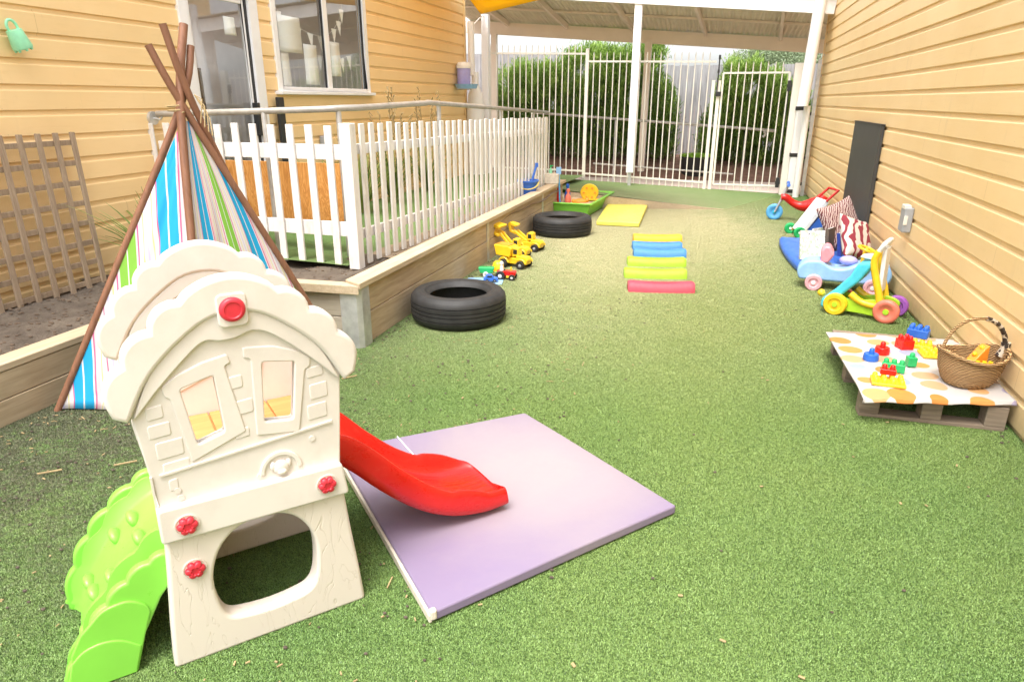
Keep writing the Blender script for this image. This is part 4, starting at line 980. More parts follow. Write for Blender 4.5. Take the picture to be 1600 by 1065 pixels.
# ================================================================== MATS, TYRES, BEAMS
pm_pts = [Vector((-1.50, 2.365)), Vector((-.798, 2.962)), Vector((-.028, 2.335)), Vector((-.700, 1.536))]
c_ = sum((p for p in pm_pts), Vector((0, 0)))/4
pm = thing('gym_mat', 'worn purple vinyl gym mat lying under the red slide', 'mat', (c_.x, c_.y, .0))
m = MB()
P4 = [p-c_ for p in pm_pts]
def quad_slab(P, z0, z1, n=24, wob=.003, pil=0):
    m = MB()
    def top(u, v): q = P[0].lerp(P[1], u).lerp(P[3].lerp(P[2], u), v); e = min(u, 1-u, v, 1-v); return (q.x, q.y, z1-(pil*(1-min(1, e/.06))**2)+wob*math.sin(5*u+2)*math.sin(4*v))
    m.grid(top, n, n); N = n*n
    m.grid(lambda u, v: (*P[0].lerp(P[1], u).lerp(P[3].lerp(P[2], u), v)[:2], z0), n, n)
    def side(ids): 
        for a, b in zip(ids, ids[1:]): m.f.append((a, b, b+N, a+N))
    side(list(range(n))); side([i*n+n-1 for i in range(n)]); side([(n-1)*n+i for i in range(n-1, -1, -1)]); side([i*n for i in range(n-1, -1, -1)])
    return m
m = quad_slab(P4, .008, .050, pil=.004); m.build('cover', 'purple', pm, bev=.008, seg=3)
m = MB(); d1 = (P4[3]-P4[0]); nrm = Vector((d1.y, -d1.x)).normalized()*-1
nrm = -nrm if nrm.dot(P4[0]) < 0 else nrm
q0, q1 = P4[0]+nrm*.004, P4[3]+nrm*.004
m.bar((q0.x, q0.y, .022), (q1.x, q1.y, .022), .012, .03); m.build('foam_edge', 'foam', pm, bev=.004)
q = P4[0].lerp(P4[1], .30); q2 = P4[3].lerp(P4[2], .30)
m = MB(); q3 = q.lerp(q2, .33); m.tube([(q.x, q.y, .0505), (q3.x, q3.y, .0515)], .003, 6); m.build('seam', 'wht', pm)
for qq in (P4[3], P4[2]):
    if qq is P4[2]: continue
    m = MB(); m.box((qq.x*.988, qq.y*.988, .033), (.022, .022, .036), .7); m.build('taped_corner', 'foam', pm, bev=.007, seg=3)

def tyre(loc, lab, Ro, Hh, rz, tilt=0):
    t_ = thing('tyre', lab, 'tyre', loc, rz, 'tyres lying on the turf'); h2 = Hh/2; Ri = Ro*.60; prof = []
    tread = []
    for z, r in ((-.78, .960), (-.66, .985), (-.46, .998), (-.44, .975), (-.40, .975), (-.38, 1.0), (-.16, 1.0), (-.14, .975), (-.10, .975), (-.08, 1.0), (.08, 1.0), (.10, .975), (.14, .975), (.16, 1.0), (.38, 1.0), (.40, .975), (.44, .975), (.46, .998), (.70, .985), (.78, .955)): tread.append((Ro*r, h2*z))
    outer = [(Ri, -h2*.62), (Ri+.012, -h2*.80), (Ri+.03, -h2*.88), (Ro*.76, -h2*.99), (Ro*.88, -h2*.98), (Ro*.925, -h2*.9)]+tread+[(Ro*.925, h2*.9), (Ro*.88, h2*.98), (Ro*.80, h2*1.0), (Ro*.79, h2*.985), (Ro*.76, h2*.985), (Ro*.75, h2*1.0), (Ro*.70, h2*.96), (Ri+.03, h2*.88), (Ri+.012, h2*.80), (Ri, h2*.62)]
    inner = [(Ri+.008, h2*.58), (Ro*.8, h2*.80), (Ro*.93, h2*.6), (Ro*.945, 0), (Ro*.93, -h2*.6), (Ro*.8, -h2*.80), (Ri+.008, -h2*.58)]
    m = MB(); m.lathe([(r, z+h2) for r, z in outer+inner+[outer[0]]], n=96, cap=False)
    m.build('casing', 'rubber', t_, smooth=True)
    return t_
tyre((-1.70, 4.45, .003), 'large black car tyre lying nearest the retaining wall corner', .342, .225, .3)
t2 = tyre((-1.70, 7.95, .003), 'smaller black tyre lying near the green sand tray', .35, .225, 1.3)
m = MB()
m.lathe([(.0, .06), (.29, .06), (.28, .075), (.15, .10+.02), (.0, .13)], n=24); o = m.build('sand_heap', 'sand', t2, smooth=True)
# coloured beams
def beam(x0, y0, x1, y1, mat, lab, hh=.082, wid=.155, ribs=True):
    L_ = math.hypot(x1-x0, y1-y0); t_ = thing('balance_beam', lab, 'stepping beam', ((x0+x1)/2, (y0+y1)/2+wid*.4, .0), math.atan2(y1-y0, x1-x0), 'plastic balance beams laid in a row')
    m = MB(); N = 26; sec = [(-wid/2, .0), (-wid*.46, hh*.45), (-wid*.33, hh*.9), (-wid*.22, hh), (wid*.22, hh), (wid*.33, hh*.9), (wid*.46, hh*.45), (wid/2, 0)]
    vs = []
    for i in range(N+1):
        u = i/N; s_ = (u-.5)*L_; wv = -.012*math.sin(math.pi*u)+.0; e = min(u, 1-u)*L_; f_ = min(1, .90+e/.02*.10)
        vs += [(s_, y_*f_+wv, z_*(1-.12*math.sin(math.pi*u))*(f_ if z_ > 0 else 1)) for y_, z_ in sec]
    k = len(sec); m.add(vs, [(i*k+j, i*k+j+1, (i+1)*k+j+1, (i+1)*k+j) for i in range(N) for j in range(k-1)]+[tuple(range(k)), tuple(N*k+j for j in range(k))])
    m.build('beam_shell', mat, t_, smooth=True)
    m = MB()
    for i in range(20):
        for j in (-1, 0, 1): m.lathe([(.006, 0), (.005, .003), (0, .003)], ((i-9.5)*L_*.032, j*.022-.01, hh*.895), 8)
    m.build('grip_dots', mat, t_)
    m = MB()
    for s_g in (-1, 1): m.lathe([(.012, 0), (.012, .012), (0, .014)], (s_g*(L_/2-.03), -wid*.36, .02), 10)
    m.build('end_peg', mat, t_)
beam(-.833, 7.685, -.308, 7.80, 'b_yel', 'yellow plastic beam, farthest of the row')
beam(-.792, 7.25, -.283, 7.36, 'b_sky', 'blue plastic beam behind the other blue one, next to the yellow beam')
beam(-.738, 6.90, -.222, 7.0, 'b_sky', 'blue plastic beam next to the lime green beams')
beam(-.746, 6.47, -.205, 6.585, 'b_lime', 'lime green plastic beam next to the blue beams')
beam(-.716, 6.00, -.175, 6.11, 'b_lime', 'lime green plastic beam next to the pink red beam')
beam(-.623, 5.538, -.090, 5.647, 'b_red', 'pinkish red plastic beam, nearest of the row')
# yellow mat
Y4 = [Vector(p) for p in ((-1.50, 10.15), (-.92, 10.22), (-.86, 8.62), (-1.40, 8.62))]; c_ = sum(Y4, Vector((0, 0)))/4
m = quad_slab([p-c_ for p in Y4], .006, .075, n=14, pil=.012); o = m.build('floor_mat', 'yvinyl', bev=.012, seg=3); base(o, (c_.x, c_.y, 0)); tag(o, 'padded yellow vinyl mat lying beside the green sand tray', 'mat')
# timber edge of the ramp
m = MB(); m.add([(-2.02, 9.985, -.02), (-2.02, 9.985, .235), (.2, 10.475, -.02), (.2, 10.475, .0), (-2.03, 10.02, -.02), (-2.03, 10.02, .235), (.2, 10.51, -.02), (.2, 10.51, 0)], [(0, 2, 3, 1), (4, 5, 7, 6), (1, 3, 7, 5), (0, 1, 5, 4), (2, 6, 7, 3), (0, 4, 6, 2)]); o = m.build('timber_edge', 'cap'); tag(o, 'tapered timber board edging the turf ramp behind the yellow mat', 'edging')

# ================================================================== SAND TRAY AND CONTENTS
ty = thing('sand_tray', 'lime green plastic sand tray full of toys', 'tray', (-1.93, 9.85, 0), R(-4))
m = MB(); w, l, hh = .40, .70, .20
def ring(a, b, z): return [(-a, -b, z), (a, -b, z), (a, b, z), (-a, b, z)]
rs = [ring(w-.05, l-.05, 0.01), ring(w, l, hh-.02), ring(w+.03, l+.03, hh-.02), ring(w+.03, l+.03, hh), ring(w-.01, l-.01, hh), ring(w-.05, l-.05, .03)]
m.add([p for r in rs for p in r], [(i*4+j, i*4+(j+1) % 4, (i+1)*4+(j+1) % 4, (i+1)*4+j) for i in range(5) for j in range(4)]+[(3, 2, 1, 0), (20, 21, 22, 23)]); m.build('tub', 'grn' if False else 'green', ty, bev=.012, seg=3)
m = MB(); m.grid(lambda u, v: ((u-.5)*2*(w-.02), (v-.5)*2*(l-.02), .15+.02*math.sin(9*u)*math.cos(7*v)+.02*math.sin(17*v)), 20, 20); m.build('sand', 'sand', ty, smooth=True)
def skittle(x, y, mat, lab, h_=.2):
    m = MB(); m.lathe([(.035, 0), (.045, .04), (.04, .09), (.018, .13), (.018, .15), (.026, .17), (.02, .195), (0, .2)], n=16); m.v = [(a, b, c*h_/.2) for a, b, c in m.v]
    o = m.build('skittle', mat, smooth=True); base(o, (x, y, .16)); tag(o, lab, 'skittle', 'skittles standing in the sand tray')
skittle(-2.08, 9.42, 'red', 'red skittle in the sand tray beside the blue spade'); skittle(-1.93, 9.38, 'coral', 'orange red skittle in the middle of the sand tray'); skittle(-1.99, 9.62, 'blu', 'dark blue skittle at the back of the sand tray', .24); skittle(-2.12, 9.60, 'yel', 'yellow skittle at the left of the sand tray', .22)
wh = thing('toy_water_mill', 'large yellow toy sand wheel in the green tray', 'toy', (-1.70, 9.75, .17), R(8)); wh.scale = (.78, .78, .72)
m = MB(); m.lathe([(.05, -.03), (.15, -.035), (.165, -.015), (.165, .015), (.15, .035), (.05, .03)], (0, 0, .14), 28, 'Y'); m.build('wheel', 'yel', wh, smooth=True)
for k in range(6): a = k*math.pi/3; m = MB(); m.box((.1*math.cos(a), -.045, .14+.1*math.sin(a)), (.035, .02, .03), 0); m.build('paddle', 'org', wh, bev=.004)
m = MB(); m.b2((-.17, -.06, -.01), (.17, .06, .02)); m.build('base', 'yel', wh, bev=.008)
m = MB(); m.ball((0, 0, 0), .07, 16, (1.4, 1, .6)); m.ball((.10, .0, .02), .035, 12); m.ball((-.09, 0, .01), .03, 12); o = m.build('sand_mould', 'org', smooth=True); base(o, (-1.76, 9.36, .19), .4); tag(o, 'small orange turtle shaped sand mould at the front of the tray', 'toy')
sp2 = thing('toy_spade', 'long blue toy spade standing upright in the sand tray', 'spade', (-2.02, 9.28, .14))
m = MB(); m.tube([(0, 0, 0), (-.03, .02, .42)], .012, 8); m.build('handle', 'sky', sp2, smooth=True)
m = MB(); m.box((-.034, .023, .46), (.07, .02, .1), .3); m.build('blade', 'ltblue', sp2, bev=.008)
# bucket and box on the retaining wall
bk = thing('toy_bucket', 'dark blue toy bucket with yellow handle on the garden edge', 'bucket', (-2.26, 8.42, .345), .3); bk.scale = (1.3, 1.3, 1.25)
m = MB(); m.lathe([(.0, 0), (.075, 0), (.105, .16), (.115, .16), (.115, .175), (.10, .175), (.07, .01), (0, .01)], n=24); m.build('body', 'dblue', bk, smooth=True)
m = MB(); m.tube([(.11*math.cos(a), .11*math.sin(a)*.0-.02-.09*math.sin(a), .165-.07*math.sin(a)) for a in [k*math.pi/12 for k in range(13)]], .005, 6); m.build('handle', 'yel2', bk, smooth=True)
m = MB(); m.tube([(.02, .03, .05), (.09, .1, .30)], .012, 8); m.box((.095, .105, .31), (.03, .03, .04)); m.build('spade_handle', 'dblue', bk, smooth=True)
bx = thing('cardboard_box', 'small beige box on the end of the retaining wall capping', 'box', (-2.14, 9.3, .433), .1)
m = MB(); m.box((0, 0, .065), (.19, .22, .13)); m.build('box', 'foam', bx, bev=.01)
bo = thing('bottle', 'small green bottle standing on the beige box', 'bottle', (-2.17, 9.32, .563))
m = MB(); m.lathe([(.022, 0), (.025, .04), (.01, .06), (.01, .075)], n=12); m.build('body', 'mint', bo, smooth=True)
m = MB(); m.cyl((0, 0, .075), (0, 0, .095), .012, 10); m.box((.012, 0, .1), (.045, .012, .012)); m.build('cap', 'grn', bo)

# ================================================================== TOY TRUCKS
def wheel_mb(r, w, n=20, hub=None):
    m = MB(); m.lathe([(r*.55, -w/2), (r*.9, -w/2), (r, -w*.32), (r, w*.32), (r*.9, w/2), (r*.55, w/2), (r*.5, w*.3), (0, w*.3)], n=n, axis='Y'); return m
def add_wheel(t_, x, y, r, w, mt='rubber', hubm='wht', name='wheel'):
    # lathe both ends closed
    m = MB(); m.lathe([(0, -w*.3), (r*.5, -w*.3), (r*.55, -w/2), (r*.9, -w/2), (r, -w*.32), (r, w*.32), (r*.9, w/2), (r*.55, w/2), (r*.5, w*.3), (0, w*.3)], n=22, axis='Y')
    wl = m.build(name, mt, t_, smooth=True); wl.location = (x, y, r)
    m = MB(); m.lathe([(0, -w*.42), (r*.32, -w*.40), (r*.42, -w*.31), (r*.42, w*.31), (r*.32, w*.40), (0, w*.42)], n=16, axis='Y'); m.build('hub', hubm, wl, smooth=True)
def digger(loc, rz, lab, kind):
    t_ = thing('toy_digger', lab, 'toy digger', loc, rz, 'yellow toy construction trucks')
    for x in (-.075, .085):
        for y in (-.062, .062): add_wheel(t_, x, y, .036, .038, 'rubber', 'grey')
    m = MB(); m.prism([(-.11, .035), (.125, .035), (.135, .075), (.12, .10), (.03, .105), (.03, .085), (-.11, .085)], 'Y', -.042, .042); m.build('chassis', 'yel', t_, bev=.006)
    m = MB(); m.prism([(-.01, .087), (.05, .107), (.045, .165), (.0, .17), (-.015, .15)], 'Y', -.035, .035); m.build('cab', 'yel', t_, bev=.006)
    m = MB(); m.b2((.0, -.0365, .115), (.038, .0365, .155)); m.build('cab_window', 'black', t_, bev=.003)
    m = MB()
    for x in (-.075, .085):
        for y in (-.062, .062): m.tube([(x+.046*math.cos(a), y, .038+.046*math.sin(a)) for a in [R(d) for d in range(15, 170, 20)]], .007, 6)
    m.build('mudguard', 'yel', t_, smooth=True)
    if kind == 'dumper':
        m = MB(); m.prism([(-.15, .10), (-.02, .09), (.0, .165), (-.03, .18), (-.17, .185)], 'Y', -.062, .062); m.build('dump_bed', 'yel', t_, bev=.006)
        m = MB(); m.prism([(-.155, .1852), (-.035, .1802), (-.03, .186), (-.155, .19)], 'Y', -.05, .05); m.build('bed_hollow', 'org', t_)
    else:
        up = .24 if kind == 'loader' else .2
        m = MB()
        for y in (-.03, .03): m.bar((-.02, y, .09), (-.14, y, up-.03), .014, .022)
        m.build('arm', 'yel', t_, bev=.003)
        m = MB(); m.prism([(-.13, up-.06), (-.19, up-.04), (-.21, up+.03), (-.19, up+.05), (-.11, up+.03), (-.125, up+.01), (-.18, up+.02), (-.175, up-.02), (-.13, up-.04)], 'Y', -.07 if kind == 'loader' else -.035, .07 if kind == 'loader' else .035); m.build('bucket', 'yel', t_, bev=.004)
    t_.scale = (1.15, 1.15, 1.15); return t_
digger((-1.83, 6.93, 0), R(-12), 'yellow toy digger with raised narrow arm, nearest the smaller tyre', 'excavator')
digger((-1.88, 6.56, 0), R(-10), 'yellow toy loader with wide raised bucket, middle of the trucks', 'loader')
digger((-1.76, 6.14, 0), R(-14), 'yellow toy dump truck beside the red tractor', 'dumper')
tt = thing('toy_tractor', 'small red toy tractor with white driver and black wheels', 'toy tractor', (-1.70, 5.66, 0), R(5))
for y in (-.05, .05): add_wheel(tt, -.05, y, .042, .03); add_wheel(tt, .055, y, .028, .028)
m = MB(); m.prism([(-.085, .04), (.07, .035), (.085, .05), (.085, .078), (.0, .085), (-.03, .07), (-.085, .085)], 'Y', -.028, .028); m.build('body', 'red', tt, bev=.006)
m = MB(); m.b2((.0, -.03, .02), (.07, .03, .04)); m.cyl((.04, 0, .08), (.04, 0, .115), .008, 10); m.build('trim', 'yel', tt, bev=.003)
m = MB(); m.cyl((-.045, 0, .08), (-.045, 0, .13), .018, 12, .013); m.ball((-.045, 0, .145), .018, 12); m.build('driver', 'wht', tt, smooth=True)
tl = thing('toy_trailer', 'small green toy trailer carrying a yellow block', 'toy trailer', (-1.90, 5.72, 0), R(10))
for y in (-.04, .04): add_wheel(tl, -.01, y, .025, .022, 'wht', 'grey')
m = MB(); m.prism([(-.06, .035), (.05, .035), (.065, .085), (-.08, .085)], 'Y', -.035, .035); m.bar((.05, 0, .04), (.09, 0, .04), .012); m.build('body', 'grn', tl, bev=.005)
yb = thing('toy_helmet', 'round yellow toy part on the turf behind the green trailer', 'toy', (-1.86, 5.92, 0))
m = MB(); m.lathe([(.05, 0), (.055, .03), (.05, .08), (.03, .10), (0, .105)], n=18); m.build('dome', 'yel', yb, smooth=True)
m = MB(); m.lathe([(.05, 0.001), (.075, .001), (.075, .012), (.052, .014)], n=18); m.build('brim', 'org', yb, smooth=True)
bc = thing('toy_car', 'small dark blue toy car beside the red tractor', 'toy car', (-1.80, 5.50, .012), R(20))
for x in (-.03, .035):
    for y in (-.028, .028): add_wheel(bc, x, y, .014, .014, 'black', 'grey')
m = MB(); m.prism([(-.06, .012), (.065, .012), (.065, .035), (.03, .042), (.015, .065), (-.03, .065), (-.045, .042), (-.06, .04)], 'Y', -.028, .028); m.build('body', 'dblue', bc, bev=.006)
m = MB(); m.b2((-.028, -.029, .045), (.012, .029, .06)); m.build('window', 'black', bc)
m = MB(); m.grid(lambda u, v: ((u-.5)*.32, (v-.5)*.20, .004+.002*math.sin(7*u)), 8, 4); o = m.build('play_board', 'ltblue', solid=.005); base(o, (-1.86, 5.52, .004), R(12)); tag(o, 'flat pale blue play board under the toy car', 'board')

# ================================================================== RIGHT SIDE
m = MB(); m.b2((-.016, -.70, 0), (.016, .70, 1.27)); cbd = thing('chalkboard', 'tall dark grey chalkboard standing against the yellow wall', 'chalkboard', (1.452, 8.06, .015)); m.build('panel', 'chalk', cbd, bev=.002)
for z in (.0, 1.262): m = MB(); m.b2((-.02, -.705, z), (.018, .705, z+.012)); m.build('edge_trim', 'black', cbd)
cd = thing('conduit_cover', 'grey metal cover fixed low on the yellow right wall', 'electrical cover', (1.455, 5.93, .54))
m = MB(); m.b2((-.045, -.07, 0), (.018, .07, .19)); m.build('box', 'grey', cd, bev=.012, seg=3)
m = MB(); m.b2((-.048, -.05, .175), (.0, .05, .205)); m.b2((-.047, -.076, .06), (-.02, -.071, .13)); m.build('spout', 'whitemetal', cd, bev=.008)

def rotY(v, a): return Matrix.Rotation(a, 3, 'Y') @ Vector(v)
# tricycle
tk = thing('tricycle', 'red toy tricycle with light blue front wheel facing the lawn', 'tricycle', (1.05, 9.72, 0), R(176))
wl = MB(); 
def wheel_at(t_, x, y, r, w, mt, hubm, rz=0):
    m = MB(); m.lathe([(0, -w*.3), (r*.5, -w*.3), (r*.6, -w/2), (r*.9, -w/2), (r, -w*.3), (r, w*.3), (r*.9, w/2), (r*.6, w/2), (r*.5, w*.3), (0, w*.3)], n=30, axis='Y')
    o = m.build('wheel', mt, t_, smooth=True); o.location = (x, y, r); o.rotation_euler = (0, 0, rz)
    m = MB(); m.lathe([(0, -w*.5), (r*.22, -w*.48), (r*.25, -w*.3), (r*.25, w*.3), (r*.22, w*.48), (0, w*.5)], n=16, axis='Y'); m.build('hub', hubm, o, smooth=True)
    return o
wheel_at(tk, .26, 0, .105, .05, 'sky', 'cyan'); 
for y in (-.14, .14): wheel_at(tk, -.24, y, .085, .045, 'dblue', 'sky')
m = MB(); 
for y in (-.04, .04): m.tube([(.26, y, .105), (.20, y*.8, .26)], .012, 8)
m.tube([(.20, 0, .25), (.13, 0, .46)], .018, 10); m.build('fork', 'grey', tk, smooth=True)
m = MB(); m.tube([(.13, -.13, .47), (.14, -.05, .45), (.14, .05, .45), (.13, .13, .47)], .012, 8); m.build('handlebar', 'grey', tk, smooth=True)
for y in (-.14, .14): m = MB(); m.tube([(.13, y*.7, .462), (.13, y*1.15, .475)], .022, 10); m.build('grip', 'dblue', tk, smooth=True)
m = MB()
sec_ = [(.20, .30, .05), (.14, .30, .06), (.06, .24, .055), (-.03, .20, .07), (-.12, .20, .10), (-.20, .22, .12), (-.27, .26, .11), (-.32, .34, .08)]
m.tube(spline([(a, 0, b) for a, b, c in sec_], 3), [x for x in np.interp(np.linspace(0, 1, 22), np.linspace(0, 1, 8), [c*.78 for a, b, c in sec_])], 12); m.build('frame', 'red', tk, smooth=True)
m = MB(); m.tube([(-.24, -.17, .085), (-.24, .17, .085)], .014, 8); m.box((-.24, 0, .14), (.1, .10, .12)); m.build('rear_axle', 'dblue', tk, bev=.01)
# folded baby walker behind the cushions
bw = thing('push_walker', 'white panelled push walker with green wheel and orange bar', 'push toy', (1.08, 8.62, 0), R(15))
for y in (-.15, .15): wheel_at(bw, -.14, y, .065, .04, 'grn', 'wht'); wheel_at(bw, .18, y, .05, .035, 'blu', 'wht')
m = MB()
m.prism([(-.13, .07), (-.07, .05), (.16, .40), (.11, .44)], 'Y', -.13, .13); m.build('panel', 'wht', bw, bev=.012)
m = MB(); m.prism([(-.07, .07), (.0, .06), (.20, .06), (.22, .28), (.17, .33)], 'Y', -.11, .11); m.build('body', 'dblue', bw, bev=.012)
m = MB(); m.bar((-.12, -.145, .055), (.16, -.145, .055), .02, .05); m.bar((-.12, .145, .055), (.16, .145, .055), .02, .05); m.build('side_bar', 'org', bw, bev=.005)
m = MB(); m.tube([(.12, -.13, .42), (.24, -.13, .54), (.24, .13, .54), (.12, .13, .42)], .014, 10); m.build('handle', 'red', bw, smooth=True)
# blue floor cushion
N4 = [Vector(p) for p in ((.72, 7.95), (1.36, 8.15), (1.36, 6.75), (.80, 6.62))]
fm = thing('floor_cushion', 'blue vinyl floor cushion with rounded folds on the turf', 'cushion', (1.05, 7.35, 0))
cc = Vector((1.05, 7.35)); outl = [Vector(p) for p in ((.735, 7.93), (.725, 7.6), (.745, 7.1), (.80, 6.64), (.86, 6.56), (1.05, 6.52), (1.28, 6.85), (1.38, 7.4), (1.37, 8.12), (1.3, 8.16), (.8, 8.02))]
m = MB()
ol = spline([(p.x-cc.x, p.y-cc.y) for p in outl], 4, True); N = len(ol); vs = []
for z, f_ in ((.004, .95), (.03, 1.0), (.06, 1.0), (.085, .95), (.095, .8), (.098, .5)):
    for i, p in enumerate(ol): a = math.atan2(p[1], p[0]); vs.append((p[0]*f_, p[1]*f_, z+(.006*math.sin(a*14+f_*5) if f_ > .6 and z > .05 else 0)))
m.add(vs, [(j*N+i, j*N+(i+1) % N, (j+1)*N+(i+1) % N, (j+1)*N+i) for j in range(5) for i in range(N)]+[tuple(5*N+i for i in range(N)), tuple(range(N-1, -1, -1))]); m.build('cover', 'dblue', fm, smooth=True)
# books
def book(loc, w, h, th, rz, lean, cov, lab, grp='picture books standing on the blue cushion'):
    t_ = thing('picture_book', lab, 'book', loc, rz, grp); T = Matrix.Rotation(lean, 4, 'X')
    m = MB(); m.M = T; m.b2((-w/2, -th/2, 0), (w/2, -th/2+.003, h)); m.b2((-w/2, th/2-.003, 0), (w/2, th/2, h)); m.b2((-w/2, -th/2+.003, 0), (-w/2+.003, th/2-.003, h)); m.build('cover', cov, t_)
    m = MB(); m.M = T; m.b2((-w/2+.004, -th/2+.0035, .004), (w/2-.004, th/2-.0035, h-.004)); m.build('pages', 'paper', t_)
book((.93, 6.80, .098), .22, .27, .03, R(12), R(-18), 'page', 'white picture book leaning at the front of the blue cushion')
book((1.05, 7.28, .098), .20, .22, .02, R(50), R(-8), 'page', 'thin picture book standing open behind the white one')
book((1.15, 7.22, .098), .22, .24, .03, R(62), R(-6), 'roomdark', 'dark brown picture book beside the striped cushion')
book((1.24, 7.12, .098), .20, .22, .03, R(66), R(-10), 'navy', 'navy picture book touching the maroon cushion')
# cushions
def cushion(name, loc, s, rot, mat, lab):
    m = MB(); N = 22
    def f(u, v, sg):
        x, y = (u*2-1), (v*2-1); e = max(0, (1-x**4))*max(0, (1-y**4)); k = 1-.10*(1-abs(x))*0
        px = x*(1-.09*(1-y*y)); py = y*(1-.09*(1-x*x)); px, py = x*(.90+.10*y*y), y*(.90+.10*x*x)
        return (px*s/2, py*s/2, sg*(.30*s*e**.55)*.5)
    m.grid(lambda u, v: f(u, v, 1), N, N); m.grid(lambda u, v: f(u, v, -1), N, N)
    Rm = Matrix.Rotation(rot[2], 4, 'Z') @ Matrix.Rotation(rot[1], 4, 'Y') @ Matrix.Rotation(rot[0], 4, 'X')
    m.v = [tuple(Rm @ Vector(v_)) for v_ in m.v]; zmin = min(v_[2] for v_ in m.v); m.v = [(a, b, c-zmin) for a, b, c in m.v]
    o = m.build(name, mat, smooth=True, sub=1); base(o, loc); tag(o, lab, 'cushion', 'cushions leaning on the chalkboard'); return o
cushion('cushion', (1.23, 7.42, .095), .46, (R(66), R(-14), R(40)), 'cush1', 'striped zebra patterned cushion leaning behind the maroon one')
cushion('cushion', (1.255, 6.70, .095), .42, (R(62), R(16), R(44)), 'cush2', 'cream cushion with maroon swirls at the front')
# ride-on car (pink and blue)
ro = thing('ride_on_car', 'pale blue and pink ride on toy car by the wall', 'ride on toy', (1.10, 6.12, 0), R(172))
for x in (-.22, .22):
    for y in (-.13, .13): wheel_at(ro, x, y, .068, .045, 'rose', 'wht')
m = MB(); prof = [(-.32, .08), (-.35, .16), (-.30, .25), (-.12, .25), (.0, .20), (.10, .20), (.20, .25), (.31, .23), (.36, .16), (.34, .08)]
m.prism(spline([(a, b) for a, b in prof], 3), 'Y', -.105, .105); m.build('body', 'ltblue', ro, bev=.025, seg=3)
m = MB(); m.prism([(.13, .23), (.19, .22), (.20, .33), (.17, .37), (.13, .37), (.09, .30)], 'Y', -.09, .09); m.build('backrest', 'pink', ro, bev=.02, seg=3)
m = MB(); m.tube([(-.12, 0, .24), (-.13, 0, .34)], .014, 8); m.build('steering_column', 'yel', ro, smooth=True)
m = MB(); m.tube([(-.14+.075*math.cos(a)*.8, .08*math.sin(a), .355+.02*math.cos(a)) for a in [k*math.pi/10 for k in range(20)]], .012, 8, closed=True); m.bar((-.14, -.075, .355), (-.14, .075, .355), .016); m.build('steering_wheel', 'yel', ro, smooth=True)
m = MB(); m.ball((-.02, 0, .25), .055, 16, (1.3, 1, .7)); m.build('toy_phone', 'lav', ro, smooth=True)

# walker with yellow handle
wk = thing('toy_walker', 'lime green push along walker with yellow handle and teal front', 'push toy', (1.125, 5.36, 0), R(-22))
o1 = wheel_at(wk, -.165, -.10, .082, .05, 'yel', 'lime'); o2 = wheel_at(wk, .175, -.10, .086, .05, 'coral', 'lime'); o3 = wheel_at(wk, .20, .14, .078, .05, 'pur', 'lime'); o4 = wheel_at(wk, -.165, .14, .078, .05, 'coral', 'yel')
for yy in (-.065, .105):
    m = MB(); m.prism(spline([(-.20, .05), (-.12, .035), (.0, .035), (.12, .03), (.20, .05), (.22, .12), (.12, .155), (0, .135), (-.10, .13), (-.19, .13)], 4, True), 'Y', yy-.014, yy+.014); m.build('side_frame', 'lime', wk, bev=.006)
m = MB(); m.prism([(-.27, .04), (-.22, .03), (-.16, .12), (-.03, .27), (.03, .38), (.02, .42), (-.06, .40), (-.10, .30), (-.20, .17), (-.27, .10)], 'Y', -.095, .13); m.build('front_panel', 'teal', wk, bev=.02, seg=3)
m = MB(); m.prism([(-.03, .43), (.02, .425), (.0, .455), (-.07, .44)], 'Y', -.04, .08); m.build('panel_top', 'wht', wk, bev=.008)
m = MB(); m.ball((-.30, .02, .12), .028, 14); m.build('nose_ball', 'yel', wk, smooth=True)
m = MB()
for yy in (-.075, .115): m.tube(spline([(-.08, yy, .17), (.0, yy, .12), (.10, yy, .11), (.115, yy, .16), (.07, yy, .30), (.04, yy, .42), (.06, yy, .50)], 5), .025, 10)
m.build('handle_frame', 'yel', wk, smooth=True)
m = MB(); m.tube(spline([(.055, -.075, .49), (.085, -.085, .55), (.09, -.06, .56), (.09, .10, .56), (.085, .125, .55), (.055, .115, .49)], 4), .017, 10); m.build('hand_grip', 'wht', wk, smooth=True)

m = MB(); m.prism([(.085, .20), (.115, .20), (.105, .52), (.075, .52)], 'Y', -.05, .09); m.build('back_panel', 'wht', wk, bev=.008)
